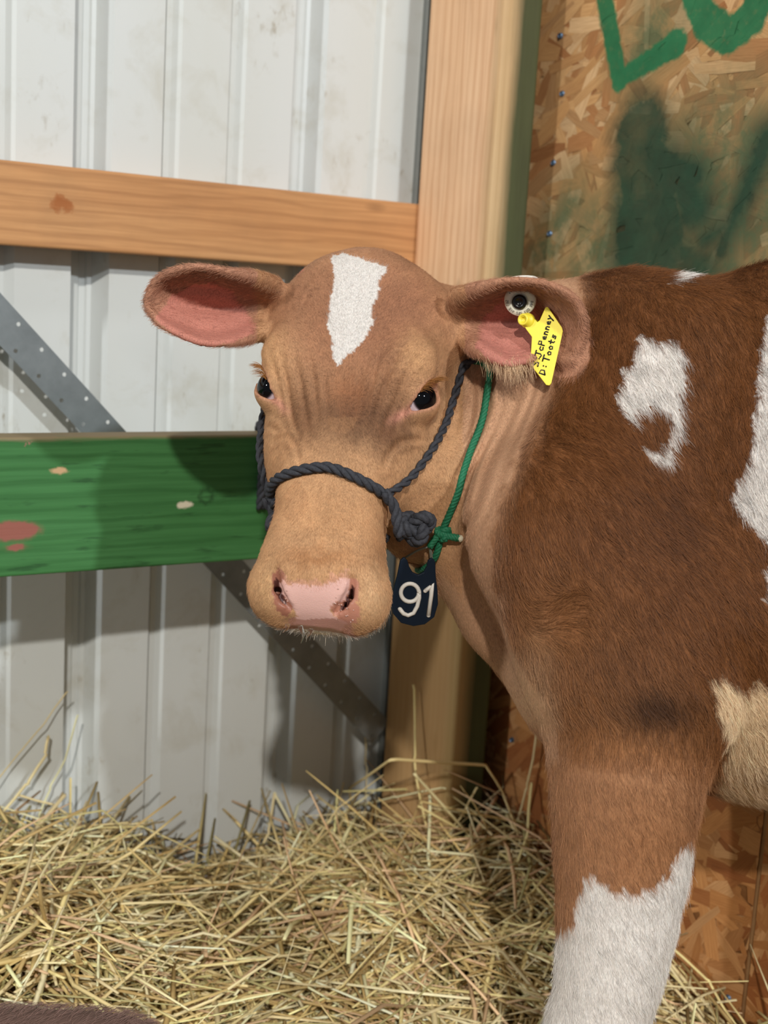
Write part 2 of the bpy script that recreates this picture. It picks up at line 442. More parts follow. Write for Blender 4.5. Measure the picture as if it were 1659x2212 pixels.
girt = board('wooden_rail', M_GIRT, (-0.9, 2.2, C_WALL + 0.0005, C_GIRT, 0.877, 0.968), 0.003)
tag(girt, 'bare brown timber rail nailed across the ribbed metal wall', 'rail')
def green_wear(t, v, c):
    p = t.coord(WALLROWS)
    n = t.noise(p, 26, 6, 0.7); n2 = t.noise(t.scale(p, (14, 14, 110)), 1.0, 4, 0.6)
    c = t.mix(t.math('MULTIPLY', t.ramp(n2, [(0.60, 0.0), (0.68, 1.0)]), 0.5), c, lin(26, 56, 30))
    c = t.mix(t.ramp(n, [(0.70, 0.0), (0.72, 1.0)]), c, lin(150, 110, 95))
    for (px, py, r, col) in ((30, 1147, 0.020, lin(150, 92, 80)), (398, 1091, 0.006, lin(214, 205, 180)), (35, 1182, 0.008, lin(150, 92, 80)), (126, 1017, 0.006, lin(196, 160, 120))):
        s0, z0 = on_wall(px, py, C_POST)
        q = t.node('ShaderNodeVectorMath', operation='DISTANCE'); t.l.new(t.scale(p, (0.7, 0, 1.8)), q.inputs[0]); q.inputs[1].default_value = (s0 * 0.7, 0, z0 * 1.8)
        d = t.math('ADD', q.outputs['Value'], t.math('MULTIPLY', t.math('SUBTRACT', t.noise(p, 120, 3, 0.6), 0.5), 0.012))
        c = t.mix(t.ramp(d, [(max(r - 0.002, 0), 1.0), (r, 0.0)]), c, col)
    s0, z0 = on_wall(445, 1072, C_POST)
    q = t.node('ShaderNodeVectorMath', operation='DISTANCE'); t.l.new(t.scale(p, (1, 0, 1)), q.inputs[0]); q.inputs[1].default_value = (s0, 0, z0)
    d = t.math('ADD', q.outputs['Value'], t.math('MULTIPLY', t.math('SUBTRACT', t.noise(p, 160, 3, 0.6), 0.5), 0.010))
    c = t.mix(t.math('MULTIPLY', t.ramp(d, [(0.006, 0.0), (0.009, 1.0), (0.0115, 0.0)]), 0.8), c, lin(18, 34, 18))
    # worn bare top edge
    s = t.node('ShaderNodeSeparateXYZ'); t.l.new(p, s.inputs[0])
    mr = t.node('ShaderNodeMapRange', clamp=True); t.l.new(t.math('ADD', s.outputs[2], t.math('MULTIPLY', t.math('SUBTRACT', n2, 0.5), 0.010)), mr.inputs[0]); mr.inputs[1].default_value = 0.679; mr.inputs[2].default_value = 0.683
    return t.mix(t.math('MULTIPLY', mr.outputs[0], 0.85), c, lin(140, 118, 92))
M_GREEN = mat_wood('green_painted_wood', WD, UP, lin(72, 128, 74), lin(58, 112, 58), lin(36, 84, 38), False, 0.0, green_wear)
grail = board('green_rail', M_GREEN, (-0.9, S_POST0, C_POST - 0.038, C_POST, 0.5395, 0.684), 0.003)
tag(grail, 'wide plank rail with chipped green paint in front of the metal wall', 'rail')

# galvanised perforated strap
def strap():
    s0, z0 = 0.352, 0.859; s1, z1 = 0.9615, 0.2285
    d = np.array([s1 - s0, z1 - z0]); L = np.linalg.norm(d); d /= L; n = np.array([-d[1], d[0]])
    hw = 0.0200; pitch = 0.0385; cell = pitch / 2; k = int(L / cell)
    V = []; Fq = []; cache = {}
    def vid(a, b):
        key = (round(a, 5), round(b, 5))
        if key not in cache:
            p = d * a + n * b; cache[key] = len(V); V.append(W(s0 + p[0], C_GIRT + 0.0016, z0 + p[1]))
        return cache[key]
    for i in range(k):
        for r in (0, 1):
            a0, a1 = i * cell, (i + 1) * cell; b0, b1 = (-hw, 0) if r == 0 else (0, hw)
            if (i + r) % 2 == 0:
                ca, cb = (a0 + a1) / 2, (b0 + b1) / 2 + (-0.0015 if r == 0 else 0.0015)
                out = [(a0, b0), (ca, b0), (a1, b0), (a1, (b0 + b1) / 2), (a1, b1), (ca, b1), (a0, b1), (a0, (b0 + b1) / 2)]
                inn = [(ca + 0.0026 * math.cos(math.radians(225 + 45 * j)), cb + 0.0026 * math.sin(math.radians(225 + 45 * j))) for j in range(8)]
                for j in range(8):
                    j2 = (j + 1) % 8; Fq.append((vid(*out[j]), vid(*out[j2]), vid(*inn[j2]), vid(*inn[j])))
            else:
                m = (b0 + b1) / 2; ca = (a0 + a1) / 2
                Fq.append((vid(a0, b0), vid(ca, b0), vid(a1, b0), vid(a1, m), vid(a1, b1), vid(ca, b1), vid(a0, b1), vid(a0, m)))
    me = mesh('metal_strap', V, Fq)
    o = link('metal_strap', me, None); m = o.modifiers.new('thick', 'SOLIDIFY'); m.thickness = 0.0016; m.offset = 0
    return o
t = NT('galvanised_steel'); v_ = t.geo(); n_ = t.noise(v_, 30, 5, 0.65)
M_GALV = t.set(t.mix(n_, lin(104, 110, 112), lin(150, 156, 158)), 0.48, 0.55)
st = strap(); st.data.materials.append(M_GALV)
tag(st, 'grey galvanised brace strap with two rows of holes running diagonally behind the green rail', 'strap')
# ------------------------------------------------------------------ the calf: one implicit surface, meshed once
def rot3(a, b, c):
    ca, sa, cb, sb, cc, sc = math.cos(a), math.sin(a), math.cos(b), math.sin(b), math.cos(c), math.sin(c)
    return (np.array([[cc, -sc, 0], [sc, cc, 0], [0, 0, 1]]) @ np.array([[cb, 0, sb], [0, 1, 0], [-sb, 0, cb]]) @ np.array([[1, 0, 0], [0, ca, -sa], [0, sa, ca]]))
_CB = np.stack([_R, _U, -_F], 1)                                  # camera basis (right, up, towards viewer)
HEAD_R = _CB @ rot3(math.radians(-17), math.radians(-9), math.radians(-5.2))
HEAD_T = CAM + _CB @ np.array([-0.0353, 0.1098, -1.0563])
def to_head(p): return ((np.asarray(p) - HEAD_T) @ HEAD_R) * 100.0     # centimetres: x calf's left, y to the poll, z out of the face
def from_head(q): return HEAD_T + (np.asarray(q, float) / 100.0) @ HEAD_R.T

BETA = math.radians(12)
B1 = np.array([-math.cos(BETA), math.sin(BETA), 0]); B2 = np.array([-math.sin(BETA), -math.cos(BETA), 0])
_w = P(1480, 585, 1.115); B_O = np.array([_w[0], _w[1], 0])
def to_body(p):
    q = np.asarray(p) - B_O; return np.stack([q @ B1, q @ B2, q[..., 2]], -1)   # forward, towards viewer's side, up
def from_body(q):
    q = np.asarray(q, float); return B_O + q[..., 0:1] * B1 + q[..., 1:2] * B2 + q[..., 2:3] * np.array([0, 0, 1.0])

def smin(a, b, k):
    h = np.clip(0.5 + 0.5 * (b - a) / k, 0, 1); return b + (a - b) * h - k * h * (1 - h)
def smax(a, b, k): return -smin(-a, -b, k)
def rcone(p, a, b, ra, rb):
    a = np.asarray(a); ab = np.asarray(b) - a; t = np.clip((p - a) @ ab / (ab @ ab), 0, 1)
    return np.linalg.norm(p - a - t[:, None] * ab, axis=1) - (ra + t * (rb - ra))
def ellip(p, c, r, M=None):
    q = p - np.asarray(c)
    if M is not None: q = q @ M
    r = np.asarray(r, float); k0 = np.linalg.norm(q / r, axis=1); k1 = np.linalg.norm(q / (r * r), axis=1) + 1e-9
    return k0 * (k0 - 1) / k1
def pw(x, xs, ys):
    """smooth interpolation of a station table (xs ascending)"""
    xs = np.asarray(xs, float); ys = np.asarray(ys, float)
    m = np.gradient(ys, xs)
    i = np.clip(np.searchsorted(xs, x) - 1, 0, len(xs) - 2); x = np.clip(x, xs[0], xs[-1])
    h = xs[i + 1] - xs[i]; t = (x - xs[i]) / h
    return ((2 * t ** 3 - 3 * t ** 2 + 1) * ys[i] + (t ** 3 - 2 * t ** 2 + t) * h * m[i] + (-2 * t ** 3 + 3 * t ** 2) * ys[i + 1] + (t ** 3 - t ** 2) * h * m[i + 1])

# station table of the head: y, half width, top z, bottom z  (cm)
HS = np.array([
    (-20.1, 2.9, -4.2, -7.2), (-19.5, 4.3, -3.0, -8.0), (-18.5, 5.25, -1.8, -8.5), (-17.2, 5.75, -0.9, -8.9), (-15.5, 5.45, -0.3, -9.3), (-13.5, 5.05, -0.15, -9.7),
    (-11.0, 4.70, -0.25, -10.4), (-8.5, 5.15, -0.40, -11.8), (-6.0, 5.95, -0.45, -13.2), (-3.5, 6.75, -0.35, -14.2),
    (-1.0, 7.35, -0.10, -14.8), (1.5, 7.75, 0.15, -14.8), (4.0, 8.0, 0.30, -14.3), (6.5, 7.9, 0.20, -13.4),
    (9.0, 7.2, -0.25, -12.2), (11.0, 6.1, -1.0, -11.0), (12.4, 4.4, -2.2, -9.6), (13.3, 2.2, -3.8, -8.0)])
EYE_C = np.array([6.05, -0.15, -2.75]); EYE_R = 1.72
_o = unit((0.80, 0.06, 0.60)); _l = np.array([1.75, 2.75, -1.55]); _l = unit(_l - _o * (_l @ _o)); _s = np.cross(_o, _l)
NOSTRIL = [(2.95, -16.35, -1.25), (3.02, -17.1, -1.45), (2.85, -17.85, -1.8), (2.35, -18.6, -2.35), (1.75, -19.1, -2.9)]
def _crop(pts, sc=1 / 1.659, ox=280, oy=520): return [(ox + a * sc, oy + b * sc) for a, b in pts]
def _to_face(px, py, zl=-0.2):
    v = HEAD_R.T @ ray(px, py); o = HEAD_R.T @ (CAM - HEAD_T); t = (zl / 100 - o[2]) / v[2]; return (o + t * v)[:2] * 100
CREASES = [([(500, 395), (530, 500), (545, 590)], 0.10), ([(545, 400), (562, 520), (577, 620), (602, 700)], 0.16), ([(590, 390), (612, 500), (627, 600), (640, 690)], 0.14),
    ([(640, 380), (662, 500), (672, 640)], 0.12), ([(700, 480), (706, 600), (712, 660)], 0.08), ([(1035, 335), (962, 420), (902, 540), (872, 650)], 0.15), ([(1065, 385), (992, 480), (932, 600), (902, 690)], 0.15),
    ([(962, 330), (892, 430), (852, 560), (832, 660)], 0.12), ([(882, 380), (822, 520), (802, 640)], 0.08), ([(1020, 470), (962, 590), (937, 670)], 0.10), ([(1050, 655), (965, 690), (918, 745), (900, 800)], 0.14),
    ([(555, 660), (590, 720), (610, 800)], 0.10), ([(470, 620), (500, 640), (520, 660)], 0.08), ([(490, 690), (540, 680), (575, 700)], 0.08),
    ([(791, 1113), (856, 1130), (891, 1175), (901, 1198)], 0.10), ([(853, 1110), (888, 1140), (905, 1170)], 0.08), ([(560, 1150), (520, 1165)], 0.05), ([(610, 250), (640, 190), (660, 150)], 0.05)]
CREASES = [(np.array([_to_face(*c) for c in _crop(pl)]), dp) for pl, dp in CREASES]
def crease_depth(x, y):
    r = np.zeros(len(x))
    for pl, dp in CREASES:
        b0, b1 = pl.min(0) - 1.2, pl.max(0) + 1.2
        m = (x > b0[0]) & (x < b1[0]) & (y > b0[1]) & (y < b1[1])
        if not m.any(): continue
        q = np.stack([x[m], y[m]], 1); best = np.full(len(q), 9.0); tb = np.zeros(len(q)); n = len(pl) - 1
        for i in range(n):
            ab = pl[i + 1] - pl[i]; t = np.clip((q - pl[i]) @ ab / (ab @ ab), 0, 1); d = np.linalg.norm(q - pl[i] - t[:, None] * ab, axis=1)
            u = d < best; best[u] = d[u]; tb[u] = (i + t[u]) / n
        env = np.sin(np.pi * np.clip(tb, 0.04, 0.96)) ** 0.6
        r[m] += dp * env * (np.exp(-(best / 0.17) ** 2) - 0.45 * np.exp(-((best - 0.42) / 0.22) ** 2))
    return r
def head_field(q):
    """signed pseudo-distance in cm, q in head coordinates"""
    x, y, z = q[:, 0], q[:, 1], q[:, 2]
    w = pw(y, HS[:, 0], HS[:, 1]); zt = pw(y, HS[:, 0], HS[:, 2]); zb = pw(y, HS[:, 0], HS[:, 3])
    zc = (zt + zb) / 2; hh = (zt - zb) / 2
    tt = np.clip((zt - z) / (zt - zb), 0, 1)
    # widest a third of the way down, jaw narrower, bridge slightly flattened
    wf = w * (1.0 - 0.42 * np.clip((tt - 0.42) / 0.58, 0, 1) ** 1.6)
    zc2 = zt - hh * 0.80; up = z > zc2
    hv = np.where(up, zt - zc2, zc2 - zb)
    pexp = np.where(up, 2.55, 2.1)
    r = (np.abs(x / wf) ** pexp + np.abs((z - zc2) / hv) ** pexp) ** (1 / pexp)
    d = (r - 1) * np.minimum(wf, hv) * 0.9
    over = np.maximum(y - 13.3, 0) + np.maximum(-20.1 - y, 0)
    d = np.where(over > 0, np.sqrt(np.maximum(d, 0) ** 2 + over ** 2), d)
    ax = np.abs(x); m = np.stack([ax, y, z], 1)
    # brow, poll, cheek and jaw masses
    d = smin(d, ellip(m, (4.9, 2.6, -1.35), (2.6, 2.6, 1.55)), 1.3)
    d = smin(d, ellip(m, (0.0, 10.4, -3.1), (4.6, 2.9, 2.6)), 1.6)
    d = smin(d, ellip(m, (4.9, -4.4, -6.4), (1.9, 4.4, 3.4)), 1.6)
    d = smin(d, ellip(m, (3.9, -3.0, -10.5), (2.6, 6.0, 4.4)), 2.0)
    # temple root of the ear
    d = smin(d, rcone(m, (5.6, 7.4, -5.2), (8.4, 7.6, -6.4), 2.5, 1.9), 1.6)
    # lips, chin, muzzle pads
    d = smin(d, ellip(m, (3.4, -17.6, -4.4), (2.2, 2.5, 2.6)), 1.2)
    d = smin(d, ellip(m, (0.0, -17.6, -7.0), (3.0, 2.2, 2.0)), 0.7)
    # hollow inside the eye, towards the tear duct
    d = smax(d, -ellip(m, (4.45, -2.6, 0.85), (0.9, 2.3, 1.2)), 1.0)
    # eyeball cover and lids
    d = smin(d, np.linalg.norm(m - EYE_C, axis=1) - (EYE_R + 0.33), 0.75)
    e = m - (EYE_C + _o * 0.2); el, es, eo = e @ _l, e @ _s, e @ _o
    alm = smax(es - 0.98 * (1 - (el / 2.1) ** 2), -es - 0.80 * (1 - (el / 2.1) ** 2), 0.15)
    d = smax(d, -np.maximum(alm, -eo + 0.2), 0.12)
    # nostrils: comma-shaped slits
    for i in range(4):
        a, b = NOSTRIL[i], NOSTRIL[i + 1]
        d = smax(d, -rcone(m, np.array(a) + (0.1, 0, 0.25), np.array(b) + (0.1, 0, 0.25), (0.18, 0.32, 0.42, 0.40)[i], (0.32, 0.42, 0.40, 0.22)[i]), 0.14)
        d = smax(d, -rcone(m, np.array(a) + (0.35, 0.1, -0.7), np.array(b) + (0.45, 0.1, -0.9), (0.12, 0.36, 0.5, 0.42)[i], (0.36, 0.5, 0.42, 0.2)[i]), 0.12)
    # mouth line
    d = smax(d, -ellip(m, (0.0, -20.1, -6.0), (3.6, 2.6, 0.16)), 0.25)
    # skin folds: brow creases, nose-side wrinkles
    near = z > zt - 4.5
    d[near] += 1.5 * crease_depth(x[near], y[near])
    un = np.exp(-((ax - 6.4) / 1.6) ** 2 - ((y + 3.0) / 1.6) ** 2)
    d = d + 0.03 * un * np.sin(2 * np.pi * (y - 0.5 * ax) / 1.0)
    return d

# ears: curved sheets through pixel-and-depth control rows (root to tip), each row from the upper rim to the lower rim
EAR_ROWS = {
 'A': [  # on the left of the picture, cup towards the viewer
    [(590, 615, 1.110), (575, 640, 1.128), (562, 672, 1.135), (556, 700, 1.128), (556, 716, 1.112)],
    [(548, 598, 1.080), (536, 628, 1.118), (526, 668, 1.130), (522, 708, 1.118), (524, 733, 1.092)],
    [(490, 586, 1.062), (488, 618, 1.108), (482, 664, 1.122), (480, 712, 1.106), (484, 741, 1.078)],
    [(432, 576, 1.056), (430, 612, 1.100), (424, 660, 1.112), (424, 710, 1.098), (436, 740, 1.072)],
    [(378, 584, 1.062), (378, 612, 1.092), (374, 655, 1.100), (376, 696, 1.090), (388, 722, 1.072)],
    [(338, 606, 1.074), (338, 628, 1.086), (336, 655, 1.090), (340, 682, 1.086), (348, 700, 1.076)],
    [(320, 640, 1.082), (320, 648, 1.084), (320, 655, 1.085), (322, 664, 1.084), (325, 672, 1.080)]],
 'B': [  # on the right of the picture, upper half folded over, lower lobe hanging
    [(985, 640, 1.078), (995, 668, 1.096), (1006, 700, 1.106), (1016, 735, 1.096), (1028, 752, 1.078)],
    [(1030, 624, 1.056), (1036, 656, 1.090), (1044, 698, 1.106), (1048, 742, 1.090), (1056, 768, 1.063)],
    [(1085, 608, 1.040), (1090, 640, 1.084), (1100, 690, 1.100), (1098, 748, 1.084), (1096, 785, 1.054)],
    [(1140, 606, 1.034), (1148, 638, 1.074), (1160, 688, 1.092), (1152, 740, 1.082), (1128, 782, 1.056)],
    [(1196, 618, 1.030), (1206, 650, 1.056), (1211, 695, 1.070), (1204, 735, 1.072), (1186, 768, 1.068)],
    [(1240, 644, 1.032), (1248, 672, 1.046), (1246, 710, 1.056), (1234, 748, 1.062), (1216, 778, 1.062)],
    [(1258, 680, 1.038), (1260, 700, 1.044), (1255, 728, 1.050), (1244, 755, 1.055), (1232, 775, 1.056)]]}
def ear_samples(rows, nu=34, nv=26):
    G = np.array([[P(*c) for c in r] for r in rows])
    G = np.stack([catmull(G[:, j], 6) for j in range(G.shape[1])], 1)
    G = np.stack([catmull(G[i], 6) for i in range(G.shape[0])], 0)
    nu, nv = G.shape[:2]; u = np.linspace(0, 1, nu)[:, None]; v = np.linspace(0, 1, nv)[None]
    rid = np.exp(-((u - 0.42) / 0.24) ** 2) * np.sin(np.pi * v) ** 1.2 * np.sin(2 * np.pi * (3.1 * v + 0.25 * u))
    return G + (0.0042 * rid)[:, :, None] * -_F
EARS = {k: ear_samples(v) for k, v in EAR_ROWS.items()}
EAR_TH = {'A': (0.0062, 0.0042), 'B': (0.0062, 0.0042)}
def ear_field(p, key):
    G = EARS[key]; nu, nv = G.shape[:2]
    S = G.reshape(-1, 3)
    u = np.linspace(0, 1, nu); vv = np.abs(np.linspace(-1, 1, nv))
    th = (0.0085 - 0.0045 * np.clip(u / 0.35, 0, 1))[:, None] * np.ones(nv)[None] - 0.0006 * vv[None] ** 2
    th = th.ravel()
    out = np.empty(len(p)); S2 = (S ** 2).sum(1)
    for i in range(0, len(p), 4000):
        q = p[i:i + 4000]; D = (q ** 2).sum(1)[:, None] + S2[None] - 2 * q @ S.T
        out[i:i + 4000] = (np.sqrt(np.maximum(D, 0)) - th).min(1)
    return out
EAR_BB = {k: (g.reshape(-1, 3).min(0) - 0.03, g.reshape(-1, 3).max(0) + 0.03) for k, g in EARS.items()}

# trunk station table: forward position, top, bottom, half width (m)
BS = np.array([
    (-0.93, 0.74, 0.62, 0.03), (-0.88, 0.82, 0.54, 0.085), (-0.78, 0.875, 0.50, 0.135), (-0.62, 0.885, 0.46, 0.165), (-0.42, 0.900, 0.425, 0.180),
    (-0.24, 0.912, 0.412, 0.172), (-0.10, 0.905, 0.415, 0.150), (0.0, 0.868, 0.430, 0.125), (0.08, 0.838, 0.455, 0.105), (0.13, 0.815, 0.495, 0.085), (0.18, 0.77, 0.56, 0.065), (0.22, 0.70, 0.61, 0.02)])
def body_field(p):
    q = to_body(p); a, b, h = q[:, 0], q[:, 1], q[:, 2]
    t = pw(a, BS[:, 0], BS[:, 1]); bo = pw(a, BS[:, 0], BS[:, 2]); w = np.maximum(pw(a, BS[:, 0], BS[:, 3]), 0.012)
    hc = bo + (t - bo) * 0.46; hh = np.where(h > hc, t - hc, hc - bo)
    pe = np.where(h > hc, 1.95, 2.25)
    r = (np.abs(b / w) ** pe + np.abs((h - hc) / hh) ** pe) ** (1 / pe)
    d = (r - 1) * np.minimum(w, hh) * 0.9
    over = np.maximum(a - 0.22, 0) + np.maximum(-0.93 - a, 0)
    d = np.where(over > 0, np.sqrt(np.maximum(d, 0) ** 2 + over ** 2), d)
    # neck
    d = smin(d, rcone(p, P(935, 765, 1.205), P(1330, 815, 1.150), 0.052, 0.092), 0.04)
    d = smin(d, rcone(p, P(960, 920, 1.185), P(1240, 1060, 1.145), 0.058, 0.090), 0.04)
    d = smin(d, rcone(p, P(945, 1080, 1.165), P(1160, 1230, 1.140), 0.042, 0.065), 0.04)
    # throat and dewlap, brisket
    d = smin(d, rcone(p, P(915, 1030, 1.120), P(892, 1150, 1.125), 0.042, 0.026), 0.03)
    d = smin(d, rcone(p, P(968, 1190, 1.150), P(1065, 1340, 1.140), 0.020, 0.020), 0.025)
    d = smin(d, rcone(p, P(1065, 1340, 1.140), P(1210, 1510, 1.115), 0.020, 0.030), 0.025)
    d = smin(d, rcone(p, P(1230, 1490, 1.110), P(1320, 1570, 1.10), 0.038, 0.055), 0.03)
    # near shoulder blade, point of shoulder, upper arm
    d = smin(d, rcone(p, P(1450, 740, 1.080), P(1215, 1120, 1.060), 0.040, 0.066), 0.04)
    d = smin(d, rcone(p, P(1225, 1180, 1.055), P(1340, 1450, 1.035), 0.064, 0.070), 0.03)
    d = smin(d, rcone(p, P(1240, 1160, 1.04), P(1430, 1330, 1.045), 0.07, 0.07), 0.05)
    d = smin(d, rcone(p, P(1330, 1400, 1.035), P(1470, 1530, 1.020), 0.075, 0.040), 0.04)
    return d
def leg_chain(d, p, pts, k=0.02):
    for (a, ra), (b, rb) in zip(pts[:-1], pts[1:]): d = smin(d, rcone(p, a, b, ra, rb), k)
    return d
def ground(px, py, z, h):
    w = P(px, py, z); return np.array([w[0], w[1], h])
NEAR = [(P(1372, 1480, 1.030), 0.070), (P(1355, 1640, 1.030), 0.0590), (P(1346, 1760, 1.035), 0.0525), (P(1341, 1880, 1.04), 0.0480), (P(1331, 2000, 1.045), 0.0430), (P(1314, 2110, 1.05), 0.0385), (P(1291, 2215, 1.055), 0.0345)]
_k = P(1294, 2215, 1.055)
NEAR += [((_k[0] - 0.003, _k[1] + 0.004, 0.25), 0.0345), ((_k[0] - 0.002, _k[1] + 0.006, 0.20), 0.028), ((_k[0], _k[1] + 0.008, 0.11), 0.024), ((_k[0] - 0.006, _k[1] + 0.008, 0.075), 0.030), ((_k[0] - 0.022, _k[1] + 0.008, 0.035), 0.033)]
NEAR = [(np.array(a, float), r) for a, r in NEAR]
def _far(pts, off):
    return [(a + off, r * 0.86) for a, r in pts]
FAR = _far([(a, r) for a, r in NEAR], np.array([0.052, 0.195, 0.0]))
def hind(side):
    b = side * 0.11
    ks = [((-0.72, b, 0.70), 0.105), ((-0.66, b * 1.1, 0.50), 0.075), ((-0.80, b, 0.36), 0.038), ((-0.78, b, 0.20), 0.024), ((-0.77, b, 0.10), 0.024), ((-0.76, b, 0.07), 0.029), ((-0.74, b, 0.035), 0.032)]
    return [(from_body(np.array(a)[None])[0], r) for a, r in ks]
TAIL = [(from_body(np.array(a)[None])[0], r) for a, r in (((-0.90, 0, 0.80), 0.03), ((-0.955, 0, 0.70), 0.018), ((-0.965, 0.01, 0.50), 0.013), ((-0.955, 0.01, 0.36), 0.022), ((-0.95, 0.01, 0.26), 0.008))]
HB0, HB1 = HEAD_T - 0.28, HEAD_T + 0.28
def calf_field(p):
    d = body_field(p)
    low = p[:, 2] < 0.72
    if low.any():
        q = p[low]; e = d[low]
        e = leg_chain(e, q, NEAR, 0.022); e = leg_chain(e, q, FAR, 0.022)
        back = q[:, 0] > 0.6
        if back.any():
            e2 = e[back]; qq = q[back]
            for s in (-1, 1): e2 = leg_chain(e2, qq, hind(s), 0.03)
            e2 = leg_chain(e2, qq, TAIL, 0.01); e[back] = e2
        d[low] = e
    # folds of loose skin on the neck
    nk = p[:, 0] < 0.3
    if nk.any():
        q = p[nk]; px, py, z = project(q)
        msk = np.exp(-((px - 1075) / 95) ** 4 - ((py - 960) / 230) ** 4) * (z < 1.25) * (z > 1.0)
        ph = (px + 0.30 * (py - 900) + 14 * np.sin(py * 0.012) + 7 * np.sin(py * 0.031 + px * 0.02)) / 30.0
        va = 0.6 + 0.4 * np.sin(px * 0.045 + py * 0.006)
        d[nk] += 0.0022 * msk * va * (np.sin(2 * np.pi * ph) + 0.5 * np.sin(2 * np.pi * ph * 0.53 + 1))
        # crease behind the point of shoulder and folds at the girth
        c1 = np.exp(-((px - 1205 + 0.55 * (py - 1290)) / 26) ** 2 - ((py - 1290) / 55) ** 2) * (z < 1.1)
        d[nk] += 0.004 * c1
        c2 = np.exp(-((px - 1560 - 0.25 * (py - 1420)) / 18) ** 2 - ((py - 1420) / 80) ** 2) * (z < 1.1)
        d[nk] += 0.0035 * c2
    # head
    m = ((p > HB0) & (p < HB1)).all(1)
    if m.any():
        q = to_head(p[m]); h = head_field(q) / 100.0
        # crest of the skull into the neck; jaw into the throat
        h = smin(h, rcone(p[m], from_head((0, 8.5, -7.5)), P(960, 760, 1.19), 0.060, 0.058), 0.035)
        e = smin(d[m], h, 0.022)
        px, py, z = project(p[m])
        msk2 = np.exp(-((px - 1010) / 28) ** 2 - ((py - 735) / 75) ** 2) * (z > 1.04)
        msk3 = np.exp(-((px - 560) / 26) ** 2 - ((py - 680) / 50) ** 2) * (z > 1.06)
        e += 0.0010 * msk2 * np.sin(2 * np.pi * (px - 0.2 * py) / 17.0) + 0.0008 * msk3 * np.sin(2 * np.pi * (px + 0.5 * py) / 18.0)
        for k in EARS:
            b0, b1 = EAR_BB[k]; mm = ((p[m] > b0) & (p[m] < b1)).all(1)
            if mm.any():
                f = ear_field(p[m][mm], k); t = e[mm]; e[mm] = smin(t, f, 0.012)
        # carve the eye and nostril openings again through anything that the unions filled
        d[m] = e
    return d

